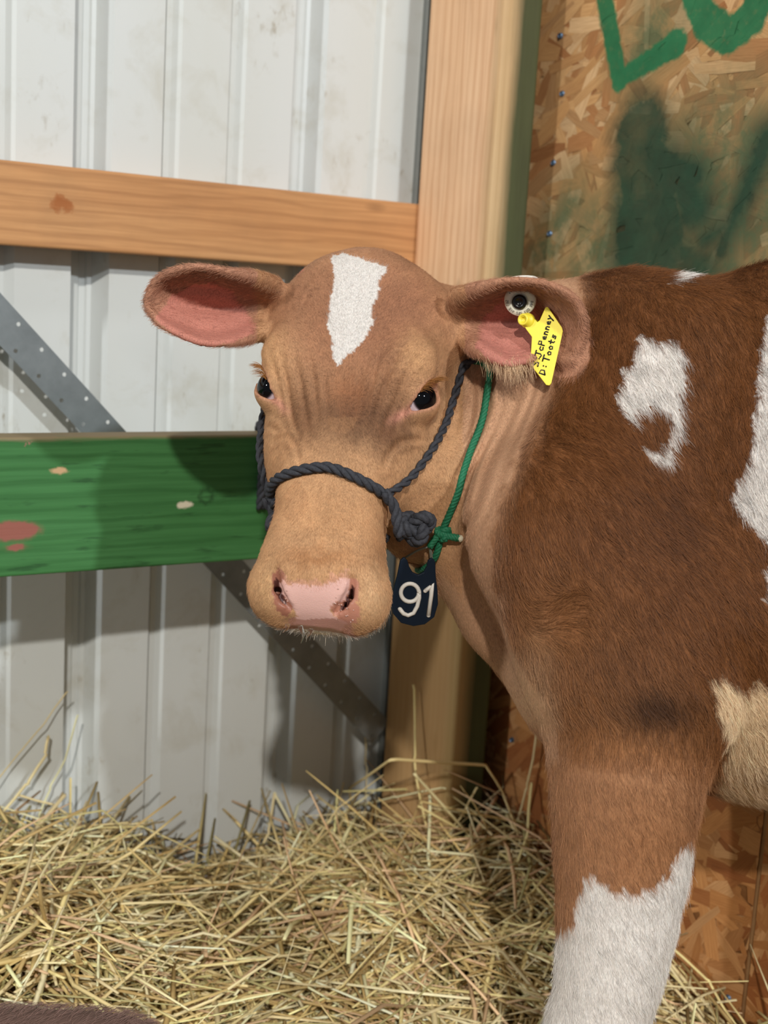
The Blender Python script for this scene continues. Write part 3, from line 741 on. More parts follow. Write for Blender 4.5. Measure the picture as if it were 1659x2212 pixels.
def axis_grid(spans):
    out = [spans[0][0]]
    for a, b, h in spans:
        n = max(1, int(round((b - a) / h))); out += list(np.linspace(a, b, n + 1)[1:])
    while (len(out) - 1) % 4: out.append(out[-1] + spans[-1][2])
    return np.array(out)
HRES = 0.0020
GX = axis_grid([(-0.235, 0.19, HRES), (0.19, 0.42, 0.004), (0.42, 1.28, 0.012)])
GY = axis_grid([(0.74, 0.88, 0.012), (0.88, 1.22, HRES * 1.1), (1.22, 1.42, 0.006)])
GZ = axis_grid([(-0.004, 0.45, 0.005), (0.45, 1.0, HRES)])
def mesh_field(field, gx, gy, gz):
    cx, cy, cz = gx[::4], gy[::4], gz[::4]
    pts = np.stack(np.meshgrid(cx, cy, cz, indexing='ij'), -1).reshape(-1, 3)
    Fc = np.concatenate([field(pts[i:i + 400000]) for i in range(0, len(pts), 400000)]).reshape(len(cx), len(cy), len(cz))
    bl = np.maximum(np.maximum(np.diff(cx)[:, None, None], np.diff(cy)[None, :, None]), np.diff(cz)[None, None, :])
    mn = np.full(bl.shape, 9.0)
    for i in (0, 1):
        for j in (0, 1):
            for k in (0, 1): mn = np.minimum(mn, np.abs(Fc[i:i + bl.shape[0], j:j + bl.shape[1], k:k + bl.shape[2]]))
    act = mn < 1.6 * bl
    Fl = np.repeat(np.repeat(np.repeat(np.sign(Fc).astype(np.float32), 4, 0), 4, 1), 4, 2)[:len(gx), :len(gy), :len(gz)]
    msk = np.zeros(Fl.shape, bool)
    for i in range(5):
        for j in range(5):
            for k in range(5):
                a = msk[i:i + 4 * bl.shape[0]:4, j:j + 4 * bl.shape[1]:4, k:k + 4 * bl.shape[2]:4]; a |= act
    I = np.argwhere(msk)
    for s in range(0, len(I), 400000):
        q = I[s:s + 400000]; Fl[q[:, 0], q[:, 1], q[:, 2]] = field(np.stack([gx[q[:, 0]], gy[q[:, 1]], gz[q[:, 2]]], 1))
    S = Fl < 0
    nx, ny, nz = (n - 1 for n in S.shape)
    cnt = np.zeros((nx, ny, nz), np.uint8)
    for i in (0, 1):
        for j in (0, 1):
            for k in (0, 1): cnt += S[i:i + nx, j:j + ny, k:k + nz]
    cells = np.argwhere((cnt > 0) & (cnt < 8))
    vid = np.full((nx, ny, nz), -1, np.int32); vid[cells[:, 0], cells[:, 1], cells[:, 2]] = np.arange(len(cells))
    acc = np.zeros((len(cells), 3)); num = np.zeros(len(cells))
    C = cells
    def corner(o):
        a, b, c = C[:, 0] + o[0], C[:, 1] + o[1], C[:, 2] + o[2]
        return Fl[a, b, c], np.stack([gx[a], gy[b], gz[c]], 1)
    for ax in range(3):
        for u in (0, 1):
            for w in (0, 1):
                o0 = [0, 0, 0]; o0[(ax + 1) % 3] = u; o0[(ax + 2) % 3] = w; o1 = list(o0); o1[ax] = 1
                f0, p0 = corner(o0); f1, p1 = corner(o1); c = (f0 < 0) != (f1 < 0)
                t = np.where(c, f0 / np.where(c, f0 - f1, 1), 0)
                acc += np.where(c[:, None], p0 + t[:, None] * (p1 - p0), 0); num += c
    V = acc / num[:, None]
    quads = []
    for ax in range(3):
        n1, n2 = (ax + 1) % 3, (ax + 2) % 3
        sl0 = [slice(None)] * 3; sl1 = [slice(None)] * 3
        sl0[ax] = slice(0, -1); sl1[ax] = slice(1, None)
        e = np.argwhere(S[tuple(sl0)] != S[tuple(sl1)])
        dims = (nx, ny, nz)
        e = e[(e[:, n1] > 0) & (e[:, n2] > 0) & (e[:, n1] < dims[n1]) & (e[:, n2] < dims[n2])]
        def cell(a, b):
            q = e.copy(); q[:, n1] -= a; q[:, n2] -= b; return vid[q[:, 0], q[:, 1], q[:, 2]]
        Q = np.stack([cell(1, 1), cell(0, 1), cell(0, 0), cell(1, 0)], 1)
        inside = S[e[:, 0], e[:, 1], e[:, 2]]
        Q[~inside] = Q[~inside][:, ::-1]
        quads.append(Q)
    Q = np.concatenate(quads); Q = Q[(Q >= 0).all(1)]
    return V, Q
def relax(V, Q, n=1, lam=0.5):
    E = np.concatenate([Q[:, [0, 1]], Q[:, [1, 2]], Q[:, [2, 3]], Q[:, [3, 0]]]); E = np.concatenate([E, E[:, ::-1]])
    deg = np.bincount(E[:, 0], minlength=len(V))[:, None]
    for _ in range(n):
        A = np.stack([np.bincount(E[:, 0], weights=V[E[:, 1], i], minlength=len(V)) for i in range(3)], 1)
        V = V + lam * (A / np.maximum(deg, 1) - V)
    return V
def largest_part(V, Q):
    """drop stray islands"""
    lab = np.arange(len(V))
    for _ in range(400):
        m = lab[Q].min(1); new = lab.copy(); np.minimum.at(new, Q.ravel(), np.repeat(m, 4)); new = new[new]
        if (new == lab).all(): break
        lab = new
    u, c = np.unique(lab[Q[:, 0]], return_counts=True); keep = u[c.argmax()]
    Q = Q[lab[Q[:, 0]] == keep]; used = np.unique(Q); remap = np.full(len(V), -1); remap[used] = np.arange(len(used))
    return V[used], remap[Q]
import time; _t0 = time.time()
CV, CQ = mesh_field(calf_field, GX, GY, GZ)
CV, CQ = largest_part(CV, CQ)
CV = relax(CV, CQ, 2, 0.5)
print('calf mesh', len(CV), 'verts', round(time.time() - _t0, 1), 's')
calf_me = fast_mesh('body', CV, CQ)
calf_me.shade_smooth()
CN = np.zeros((len(CV), 3), np.float32); calf_me.vertex_normals.foreach_get('vector', CN.ravel()) if False else None
_n = np.zeros(len(CV) * 3, np.float32); calf_me.vertices.foreach_get('normal', _n); CN = _n.reshape(-1, 3)
# ------------------------------------------------------------------ coat colours (albedo pattern fixed on the skin)
rs = np.random.default_rng(11)
def vnoise(p, sc, seed=0):
    """cheap smooth 3-D value noise in 0..1"""
    q = p * sc + seed * 17.31; i = np.floor(q).astype(np.int64); f = q - i; f = f * f * (3 - 2 * f)
    def h(a, b, c):
        n = (a * 73856093) ^ (b * 19349663) ^ (c * 83492791); n = (n * 2654435761) & 0xffffffff; n = ((n >> 13) ^ n) & 0xffffffff
        return ((n * 1103515245 + 12345) & 0x7fffffff) / 0x7fffffff
    r = 0
    for a in (0, 1):
        for b in (0, 1):
            for c in (0, 1):
                w = (f[:, 0] if a else 1 - f[:, 0]) * (f[:, 1] if b else 1 - f[:, 1]) * (f[:, 2] if c else 1 - f[:, 2])
                r = r + w * h(i[:, 0] + a, i[:, 1] + b, i[:, 2] + c)
    return r
def in_poly(x, y, poly):
    poly = np.array(poly, float); r = np.zeros(len(x), bool); j = len(poly) - 1
    for i in range(len(poly)):
        xi, yi = poly[i]; xj, yj = poly[j]
        c = ((yi > y) != (yj > y)) & (x < (xj - xi) * (y - yi) / (yj - yi + 1e-12) + xi); r ^= c; j = i
    return r
def L3(*c): return np.array(lin(*c))
BLAZE = [(718, 552), (740, 546), (764, 552), (838, 576), (824, 600), (815, 640), (803, 662), (804, 700), (785, 735), (755, 765), (728, 790), (716, 772), (716, 740), (708, 700), (711, 660), (722, 612), (719, 580)]
PATCH = [(1382, 718), (1400, 728), (1412, 745), (1455, 735), (1475, 770), (1473, 850), (1470, 905), (1462, 960), (1444, 1000), (1412, 996), (1390, 964), (1420, 972), (1444, 955), (1454, 925), (1442, 888), (1405, 862), (1382, 888), (1366, 930), (1340, 890), (1328, 850), (1345, 800), (1375, 770)]
FLANK = [(1668, 655), (1650, 700), (1642, 780), (1638, 850), (1630, 920), (1610, 1000), (1590, 1060), (1582, 1090), (1612, 1120), (1640, 1150), (1672, 1190), (1655, 1300), (1690, 1330), (1800, 1250), (1840, 900), (1780, 700)]
BELLY = [(1535, 1472), (1560, 1452), (1590, 1480), (1620, 1496), (1636, 1468), (1660, 1500), (1760, 1440), (2300, 1500), (2300, 1900), (1600, 1900), (1530, 1760), (1562, 1650), (1574, 1600), (1548, 1530)]
SOCK = [(1150, 2016), (1232, 2008), (1240, 1975), (1252, 1930), (1258, 1888), (1290, 1906), (1340, 1932), (1400, 1926), (1440, 1898), (1462, 1850), (1520, 1800), (1560, 2300), (1100, 2300)]
BACKSPOT = [(1442, 612), (1455, 585), (1490, 560), (1515, 560), (1500, 590), (1470, 605)]
SHOULDER = [(1236, 560), (1262, 640), (1225, 760), (1185, 860), (1130, 980), (1085, 1080), (1066, 1160), (1062, 1240), (1082, 1330), (1120, 1420), (1170, 1500), (1200, 1560), (1210, 1640), (1800, 1700), (4000, 1700), (4000, 300), (1236, 300)]
EAR_A_IN = [(352, 662), (372, 636), (420, 616), (462, 608), (500, 630), (530, 668), (552, 705), (546, 722), (490, 745), (430, 752), (375, 722), (335, 690)]
EAR_B_IN = [(1026, 748), (1040, 690), (1085, 648), (1120, 640), (1146, 660), (1158, 700), (1150, 760), (1128, 800), (1090, 796), (1050, 775)]
PAD = [(606, 1244), (614, 1258), (640, 1262), (668, 1270), (690, 1268), (720, 1258), (752, 1246), (752, 1278), (738, 1296), (714, 1312), (722, 1335), (752, 1345), (735, 1368), (690, 1372), (632, 1350), (640, 1330), (630, 1310), (612, 1285), (604, 1262)]
WING_L = [(588, 1240), (600, 1228), (612, 1240), (632, 1312), (618, 1335), (600, 1318), (590, 1300)]
WING_R = [(750, 1246), (768, 1248), (774, 1270), (776, 1320), (770, 1345), (735, 1350), (716, 1312), (738, 1292)]
def coat(p, n):
    px, py, z = project(p); hq = to_head(p)
    face = (n @ _F) < 0.05
    nz1 = vnoise(p, 90, 1) - 0.5; nz2 = vnoise(p, 260, 2) - 0.5; nz3 = vnoise(p, 25, 3) - 0.5; nz4 = vnoise(p, 700, 4) - 0.5
    jx = px + 18 * nz1 + 14 * nz2 + 8 * nz4; jy = py + 18 * (vnoise(p, 90, 5) - 0.5) + 16 * (vnoise(p, 260, 6) - 0.5)
    N = len(p)
    c = np.tile(L3(184, 140, 107), (N, 1))                     # neck and throat
    def soft(col, cx, cy, rx, ry, s, msk=None):
        w = s * np.exp(-(((jx - cx) / rx) ** 2 + ((jy - cy) / ry) ** 2))
        if msk is not None: w = w * msk
        c[:] = c + w[:, None] * (np.asarray(col) - c)
    def put(col, m, s=1.0): c[m] = c[m] + s * (np.asarray(col) - c[m])
    # signed distance to the shoulder outline, softly blended
    inside = np.zeros(N)
    for dx, dy in ((0, 0), (14, 0), (-14, 0), (28, 0), (-28, 0), (0, 20), (0, -20)): inside += in_poly(jx + dx, jy + dy, SHOULDER)
    headm = np.clip(1 - np.maximum.reduce([np.abs(hq[:, 0]) - 9.5, hq[:, 1] - 14.5, -hq[:, 2] - 11.0]) / 2.0, 0, 1)
    b = inside / 7.0 * (1 - headm * (px < 1010))
    c += b[:, None] * (L3(112, 66, 29) - c)
    trunk = (b > 0.5) * 1.0
    soft(L3(104, 62, 32), 1400, 1180, 150, 230, 0.5, trunk); soft(L3(134, 86, 48), 1230, 1420, 130, 160, 0.75, trunk)
    soft(L3(112, 66, 32), 1280, 720, 130, 120, 0.5, trunk); soft(L3(150, 100, 62), 1150, 1300, 80, 160, 0.5, trunk)
    soft(L3(156, 106, 66), 1330, 1700, 200, 210, 0.9, trunk * (px < 1600)); soft(L3(150, 100, 64), 1420, 1850, 160, 160, 0.9)
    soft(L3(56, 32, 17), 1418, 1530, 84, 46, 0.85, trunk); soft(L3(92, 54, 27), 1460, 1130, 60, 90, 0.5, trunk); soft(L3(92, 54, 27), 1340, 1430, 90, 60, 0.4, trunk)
    leg = (py > 1640) & (px > 1150) & (px < 1620) & ~in_poly(px, py, BELLY)
    put(L3(158, 108, 70), leg, 0.75)
    soft(L3(190, 150, 112), 1150, 1500, 45, 120, 0.6)
    # head
    hw = headm * ((px < 1000) | (hq[:, 2] > -3.5))
    c += hw[:, None] * (L3(204, 154, 110) - c)
    soft(L3(158, 106, 78), 770, 680, 175, 190, 0.92, hw); soft(L3(160, 106, 76), 880, 650, 120, 110, 0.75, hw); soft(L3(168, 116, 84), 640, 640, 90, 80, 0.7, hw)
    soft(L3(72, 42, 22), 762, 895, 108, 76, 0.88, hw); soft(L3(104, 62, 34), 655, 905, 34, 62, 0.65, hw); soft(L3(96, 56, 30), 845, 935, 48, 52, 0.75, hw); soft(L3(146, 96, 66), 700, 760, 70, 120, 0.35, hw); soft(L3(140, 90, 60), 840, 790, 60, 110, 0.35, hw)
    soft(L3(158, 100, 64), 760, 850, 45, 40, 0.6, hw)
    soft(L3(206, 156, 108), 905, 770, 45, 45, 0.7, hw); soft(L3(208, 158, 110), 585, 770, 32, 55, 0.7, hw)
    soft(L3(170, 112, 66), 690, 1205, 85, 20, 0.7, hw); soft(L3(172, 114, 70), 820, 1190, 26, 42, 0.45, hw)
    soft(L3(214, 168, 118), 575, 1270, 24, 60, 0.6, hw); soft(L3(216, 172, 128), 805, 1290, 28, 55, 0.7, hw)
    soft(L3(186, 132, 86), 720, 1120, 90, 60, 0.35, hw)
    put(L3(176, 126, 86), (hw > 0.3) & (nz3 > 0.12) & (py > 900), 0.35)
    c *= (1 - 0.17 * hw)[:, None]
    c *= (1 + hw * (0.16 * nz1 + 0.22 * nz3 + 0.20 * nz2))[:, None]
    # eye rims and tear ducts
    e = np.stack([np.abs(hq[:, 0]), hq[:, 1], hq[:, 2]], 1) - (EYE_C + _o * 0.2); el, es, eo = e @ _l, e @ _s, e @ _o
    alm = np.maximum(es - 0.98 * (1 - (el / 2.1) ** 2), -es - 0.80 * (1 - (el / 2.1) ** 2))
    rim = np.exp(-np.maximum(alm - 0.10, 0) ** 2 / 0.06) * (eo > 0) * (np.abs(el) < 2.9) * (np.linalg.norm(e, axis=1) < 3.2)
    c += (0.45 * rim * headm)[:, None] * (L3(170, 112, 96) - c)
    td = np.exp(-((el + 2.6) / 0.9) ** 2 - (es / 0.35) ** 2) * (eo > -1) * (np.linalg.norm(e, axis=1) < 4.5)
    c += (0.7 * td * headm)[:, None] * (L3(206, 140, 118) - c)
    # ears
    earA = (px < 556) & (z > 1.03) & (py < 790) & (p[:, 0] < -0.05)
    earB = (px > 1004) & (px < 1275) & (py > 570) & (py < 815) & (z < 1.108) & (headm * 0 == 0) & (vd_ear(p, 'B') < 0.012)
    put(L3(172, 122, 96), earA & face); put(L3(168, 118, 86), earA & ~face)
    put(L3(172, 122, 94), earB & face); put(L3(160, 112, 80), earB & ~face)
    put(L3(186, 118, 102), earA & face & in_poly(px + 8 * nz1, py + 8 * nz2, EAR_A_IN), 0.9)
    put(L3(184, 116, 102), earB & face & in_poly(px + 8 * nz1, py + 8 * nz2, EAR_B_IN), 0.9)
    # nose pad and nostril wings
    nose = (hq[:, 1] < -14) & face
    put(L3(206, 148, 128), nose & in_poly(jx, jy + 12, PAD), 0.5)
    k = 0.4
    put(L3(150, 96, 78), nose & in_poly(px + k * (jx - px), py + k * (jy - py), WING_L), 0.95); put(L3(176, 118, 98), nose & in_poly(px + k * (jx - px), py + k * (jy - py), WING_R), 0.95)
    put(L3(218, 172, 160), nose & in_poly(px + k * (jx - px), py + k * (jy - py), PAD))
    put(L3(168, 116, 100), nose & (py > 1338 + 10 * nz1) & (px > 622) & (px < 760), 0.8)
    put(L3(232, 218, 200), (hq[:, 1] < -15) & (hq[:, 2] < -5.6) & (headm > 0.9))
    nd = np.full(N, 9.0); mm = np.stack([np.abs(hq[:, 0]), hq[:, 1], hq[:, 2]], 1)
    nm = (hq[:, 1] < -14) & (hq[:, 2] > -6)
    for i in range(4): nd[nm] = np.minimum(nd[nm], rcone(mm[nm], np.array(NOSTRIL[i]) + (0.25, 0, -0.55), np.array(NOSTRIL[i + 1]) + (0.3, 0, -0.65), 0.0, 0.0))
    put(L3(74, 38, 32), nd < 0.52)  # nostril insides painted dark, shade put into the colour
    # white markings
    wh = L3(222, 213, 205)
    put(wh * 0.86, (headm > 0.5) & (hq[:, 2] > -5) & in_poly(px + 0.4 * (jx - px), py + 0.4 * (jy - py), BLAZE))
    put(wh, in_poly(jx * 1.0, jy, PATCH) & (z < 1.12)); put(wh, in_poly(jx, jy, FLANK)); put(wh, in_poly(jx, jy, BACKSPOT))
    put(L3(226, 196, 158), in_poly(jx, jy, BELLY) & (px > 1470)); put(L3(206, 172, 140), in_poly(jx, jy, BELLY) & (py > 1660), 0.4)
    put(wh, (in_poly(jx, jy, SOCK) | (p[:, 2] < 0.30)) & (p[:, 2] > 0.045))
    put(L3(70, 56, 46), p[:, 2] <= 0.045)
    put(L3(196, 116, 96), ((hq[:, 0] + 5.6) ** 2 + (hq[:, 1] - 11.0) ** 2 < 0.2) & (headm > 0.5), 0.5)
    return np.clip(c, 0, 1), px, py, z, hq, headm
def vd_ear(p, k):
    b0, b1 = EAR_BB[k]; m = ((p > b0) & (p < b1)).all(1); r = np.full(len(p), 9.0)
    if m.any(): r[m] = ear_field(p[m], k)
    return r
CCOL, CPX, CPY, CPZ, CHQ, CHM = coat(CV, CN)
at = calf_me.color_attributes.new('coat', 'FLOAT_COLOR', 'POINT'); at.data.foreach_set('color', np.c_[CCOL, np.ones(len(CCOL))].astype(np.float32).ravel())
# gloss: wet nose
nosew = np.clip(in_poly(CPX, CPY, PAD) * 1.0 + in_poly(CPX, CPY, WING_L) + in_poly(CPX, CPY, WING_R), 0, 1) * (CHQ[:, 1] < -14) * ((CN @ _F) < 0.1)
at = calf_me.attributes.new('wet', 'FLOAT', 'POINT'); at.data.foreach_set('value', nosew.astype(np.float32))
t = NT('calf_skin'); col = t.node('ShaderNodeAttribute', attribute_name='coat').outputs['Color']; wet = t.node('ShaderNodeAttribute', attribute_name='wet').outputs['Fac']
g = t.noise(t.geo(), 900, 2, 0.5); g2 = t.noise(t.geo(), 160, 3, 0.6)
t.bump(t.mix(wet, g2, g), 0.18, 0.0012)
rough = t.math('MULTIPLY_ADD', wet, -0.42, 0.78)
t.b.inputs['Subsurface Weight'].default_value = 0.06; t.b.inputs['Subsurface Radius'].default_value = (0.004, 0.0016, 0.001)
hs = t.noise(t.scale(t.geo(), (1, 1, 0.3)), 1100, 2, 0.6)
fur = t.mix(1.0, col, t.ramp(hs, [(0.3, 0.72), (0.7, 1.16)]), 'MULTIPLY')
col = t.mix(wet, fur, col)
M_SKIN = t.set(col, rough, 0, 0.3); calf_me.materials.append(M_SKIN)
_g = P(1330, 1700, 1.09)
calf = empty('calf', (_g[0], _g[1], 0))
tag(calf, 'brown and white calf with a white blaze turning its head, standing in the corner', 'calf')
body = child(link('body', calf_me), calf)
bvh = BVHTree.FromPolygons([tuple(v) for v in CV], [tuple(int(i) for i in q) for q in CQ])
def hit(px, py, lift=0.0):
    """point on the calf seen at a pixel, lifted towards the viewer along the surface normal"""
    h = bvh.ray_cast(Vector(CAM), Vector(ray(px, py)).normalized())
    if h[0] is None: return None, None
    return np.array(h[0]) + lift * np.array(h[1]), np.array(h[1])
print('coat', round(time.time() - _t0, 1))

# ------------------------------------------------------------------ eyes
def uv_ball(c, r, front, su=40, sv=24, bulge=0.10):
    f = unit(front); a = unit(np.cross(f, (0, 0, 1))); b = np.cross(a, f)
    V = []; Fq = []
    for i in range(sv + 1):
        th = math.pi * i / sv
        for j in range(su):
            ph = 2 * math.pi * j / su
            rr = r * (1 + bulge * max(0.0, (math.cos(th) - 0.72) / 0.28) ** 0.8 * 0.6)
            V.append(c + rr * (f * math.cos(th) + (a * math.cos(ph) + b * math.sin(ph)) * math.sin(th)))
    for i in range(sv):
        for j in range(su): Fq.append((i * su + j, i * su + (j + 1) % su, (i + 1) * su + (j + 1) % su, (i + 1) * su + j))
    return V, Fq
for sgn in (-1, 1):
    cw = from_head(EYE_C * (sgn, 1, 1)); ow = HEAD_R @ (_o * (sgn, 1, 1)); gaze = unit(ow + 0.30 * unit(CAM - cw))
    V, Fq = uv_ball(cw, EYE_R / 100, gaze)
    me = mesh('eye', V, Fq)
    tt = NT('eyeball'); d = tt.node('ShaderNodeVectorMath', operation='SUBTRACT'); tt.l.new(tt.geo(), d.inputs[0]); d.inputs[1].default_value = tuple(cw)
    nn = tt.node('ShaderNodeVectorMath', operation='NORMALIZE'); tt.l.new(d.outputs[0], nn.inputs[0])
    dt = tt.node('ShaderNodeVectorMath', operation='DOT_PRODUCT'); tt.l.new(nn.outputs[0], dt.inputs[0]); dt.inputs[1].default_value = tuple(gaze)
    colr = tt.ramp(dt.outputs['Value'], [(0.60, lin(196, 176, 182)), (0.68, lin(60, 46, 50)), (0.72, lin(10, 9, 11)), (0.95, lin(5, 5, 8))])
    m = tt.set(colr, 0.05, 0, 0.25)
    eo_ = child(link('eye', me, m, None, True), calf)

# ------------------------------------------------------------------ hair
def sample_surface(n, weight):
    tri = np.concatenate([CQ[:, [0, 1, 2]], CQ[:, [0, 2, 3]]])
    a, b, c = CV[tri[:, 0]], CV[tri[:, 1]], CV[tri[:, 2]]
    ar = np.linalg.norm(np.cross(b - a, c - a), axis=1) * weight[tri].mean(1)
    cs = np.cumsum(ar); k = np.searchsorted(cs, rs.random(n) * cs[-1]); k = np.minimum(k, len(tri) - 1)
    u = rs.random(n); v = rs.random(n); fl = u + v > 1; u[fl] = 1 - u[fl]; v[fl] = 1 - v[fl]; w = 1 - u - v
    T = tri[k]
    def ip(A): return A[T[:, 0]] * w[:, None] + A[T[:, 1]] * u[:, None] + A[T[:, 2]] * v[:, None]
    return ip
def hair_object(name, pos, rad_root, rad_tip, cols, mat, parent):
    """pos: n x k x 3"""
    n, k = pos.shape[:2]
    hc = bpy.data.hair_curves.new(name); hc.add_curves([k] * n)
    hc.attributes['position'].data.foreach_set('vector', np.ascontiguousarray(pos, np.float32).ravel())
    r = hc.attributes.get('radius') or hc.attributes.new('radius', 'FLOAT', 'POINT')
    tt = np.linspace(0, 1, k)[None] ** 1.5
    r.data.foreach_set('value', (rad_root[:, None] * (1 - tt) + rad_tip[:, None] * tt).astype(np.float32).ravel())
    a = hc.attributes.new('coat', 'FLOAT_COLOR', 'CURVE'); a.data.foreach_set('color', np.c_[cols, np.ones(n)].astype(np.float32).ravel())
    hc.materials.append(mat)
    o = bpy.data.objects.new(name, hc); COL.objects.link(o)
    return child(o, parent)
t = NT('calf_hair'); col = t.node('ShaderNodeAttribute', attribute_name='coat').outputs['Color']
M_HAIR = t.set(col, 0.55, 0, 0.35)
# density, length by region
facing = (CN @ _F) < 0.25
bodyw = (CHM < 0.5) * (CPX > 940) * (CPX < 1760)
earm = (vd_ear(CV, 'A') < 0.006) | (vd_ear(CV, 'B') < 0.006)
wgt = np.where(facing, 1.0, 0.12) * np.where(CPX > 2500, 0.05, np.where(CPX > 1760, 0.30, 1.0))
neckm = bodyw * (1 - in_poly(CPX, CPY, SHOULDER))
bald = np.clip(nosew + (np.linalg.norm(np.stack([np.abs(CHQ[:, 0]), CHQ[:, 1], CHQ[:, 2]], 1) - EYE_C, axis=1) < 2.2) * 1.0, 0, 1)
innerear = earm & facing & (in_poly(CPX, CPY, EAR_A_IN) | in_poly(CPX, CPY, EAR_B_IN))
wgt = wgt * (1 - bald) * np.where(innerear, 0.08, 1.0) * np.where(CHM > 0.5, 1.5, 1.0)
NH = 480000
ip = sample_surface(NH, wgt)
hp, hn = ip(CV), ip(CN); hn /= np.linalg.norm(hn, axis=1)[:, None] + 1e-9
hcol = ip(CCOL); hm = ip(CHM[:, None])[:, 0]; hw_ = ip(neckm[:, None].astype(float))[:, 0]; ea = ip(earm[:, None].astype(float))[:, 0] > 0.5
px, py, z = project(hp); hq = to_head(hp)
# flow: back and down over the trunk, away from the whorl on the face, outwards on the ears
down = np.array([0, 0, -1.0])
flow = 0.55 * (-B1)[None] + 0.85 * down[None] + 0.5 * np.stack([vnoise(hp, 14, 8) - 0.5, vnoise(hp, 14, 9) - 0.5, vnoise(hp, 14, 10) - 0.5], 1)
legm = (py > 1560) & (px < 1600); flow[legm] = 0.18 * (-B1) + down + 0.25 * (rs.random((legm.sum(), 3)) - 0.5)
nk = hw_ > 0.5; flow[nk] = -0.5 * B1 + 0.9 * down
hd = hm > 0.5
yl = hq[:, 1]; dirl = np.stack([np.sign(hq[:, 0]) * 0.35 + 0.1 * hq[:, 0], np.tanh((yl + 1.2 + 1.5 * np.sin(hq[:, 0] * 0.9)) / 1.6), np.zeros(len(yl))], 1)
flow[hd] = dirl[hd] @ HEAD_R.T
eaA = ea & (px < 700); eaB = ea & (px > 900)
flow[eaA] = -_R * 0.9 - 0.3 * _U; flow[eaB] = _R * 0.8 - 0.5 * _U
whorl = np.exp(-((px - 1190) / 70) ** 2 - ((py - 1320) / 70) ** 2)
flow += whorl[:, None] * (1.6 * _U + 0.8 * _R)[None]
flow -= hn * (flow * hn).sum(1)[:, None]; flow /= np.linalg.norm(flow, axis=1)[:, None] + 1e-9
ln = np.where(hd, 0.0042, np.where(nk, 0.0040, 0.0115)); ln = np.where(legm, 0.0095, ln); ln = np.where(ea, 0.0055, ln)
ln = np.where((py > 1640) & (px > 1480), 0.013, ln)
chin = hd & (hq[:, 2] < -5.2) & (hq[:, 1] < -14); ln = np.where(chin, 0.008, ln)
ln = ln * rs.uniform(0.65, 1.25, NH)
lift = np.where(hd, 0.24, np.where(nk, 0.22, 0.36)) * rs.uniform(0.6, 1.4, NH); lift = np.where(ea, 0.5, lift)
# hairs gather into small locks
lock = np.stack([vnoise(hp, 150, 12), vnoise(hp, 150, 13), vnoise(hp, 150, 14)], 1) - 0.5
lock -= hn * (lock * hn).sum(1)[:, None]
dirn = flow + 0.75 * lock * np.where(hd, 0.6, 1.0)[:, None] + 0.14 * rs.normal(size=(NH, 3)); dirn /= np.linalg.norm(dirn, axis=1)[:, None]
k = 4; s = np.linspace(0, 1, k)
pos = hp[:, None, :] - 0.0006 * hn[:, None, :] + ln[:, None, None] * (dirn[:, None, :] * s[None, :, None] + hn[:, None, :] * (lift[:, None] * (s - 0.55 * s ** 2)[None])[:, :, None])
hcol = np.clip(hcol * (1.0 + np.where(hd, 0.11, 0.24)[:, None] * rs.normal(size=(NH, 1)) + np.where(hd, 0.22, 0.35)[:, None] * (vnoise(hp, 220, 15) - 0.5)[:, None]), 0.004, 0.95)
r0 = np.where(hd | nk, 0.000075, 0.00010)
hair_object('coat_hair', pos, r0, r0 * 0.35, hcol, M_HAIR, calf)['kind'] = 'stuff'
# lashes, ear fringes, chin whiskers
def fringe(name, roots, dirs, lens, rad, colr, bend=(0, 0, -0.25)):
    roots = np.array(roots); dirs = np.array(dirs); lens = np.array(lens); s = np.linspace(0, 1, 5)
    pos = roots[:, None] + lens[:, None, None] * (dirs[:, None] * s[None, :, None] + np.array(bend)[None, None] * (s ** 2)[None, :, None])
    cols = np.clip(np.array(colr)[None] * rs.uniform(0.7, 1.25, (len(roots), 1)), 0, 1)
    o = hair_object(name, pos, np.full(len(roots), rad), np.full(len(roots), rad * 0.25), cols, M_HAIR, calf); o['kind'] = 'stuff'; return o
for sgn in (-1, 1):
    R_, D_, L_ = [], [], []
    for i in range(150):
        el = rs.uniform(-0.9, 1.95); es = 1.0 * (1 - (el / 2.1) ** 2) + rs.uniform(0.0, 0.12)
        o2 = math.sqrt(max(EYE_R ** 2 - el * el * 0.6 - es * es * 0.6, 0.3)) + 0.18
        loc = EYE_C + _l * el + _s * es + _o * o2
        dv = unit(_o * 0.85 + _s * 0.25 + _l * (0.25 + 0.25 * el) + rs.normal(size=3) * 0.10)
        R_.append(from_head(loc * (sgn, 1, 1))); D_.append(HEAD_R @ (dv * (sgn, 1, 1))); L_.append(rs.uniform(0.010, 0.019))
    fringe('eyelashes', R_, D_, L_, 0.00013, L3(150, 98, 48), (0, 0, -0.45))
R_, D_, L_ = [], [], []
for i in range(170):
    q = np.array([rs.uniform(-3.6, 3.2), rs.uniform(-20.4, -17.5), rs.uniform(-8.6, -6.0)])
    h = bvh.find_nearest(Vector(from_head(q)))
    R_.append(np.array(h[0])); D_.append(unit(np.array(h[1]) * 0.6 + HEAD_R @ np.array([0.2 * q[0] / 3, -0.7, 0.0]) + rs.normal(size=3) * 0.2)); L_.append(rs.uniform(0.003, 0.008))
fringe('chin_whiskers', R_, D_, L_, 0.00016, L3(214, 198, 178))
R_, D_, L_ = [], [], []
for i in range(340):
    u_ = rs.uniform(0, 1); G = EARS['B']; row = int((0.12 + 0.45 * u_) * (G.shape[0] - 1)); p_ = G[row, -1]
    R_.append(p_ + rs.normal(size=3) * 0.0022); D_.append(unit(-_U + 0.25 * _R + rs.normal(size=3) * 0.3)); L_.append(rs.uniform(0.005, 0.016))
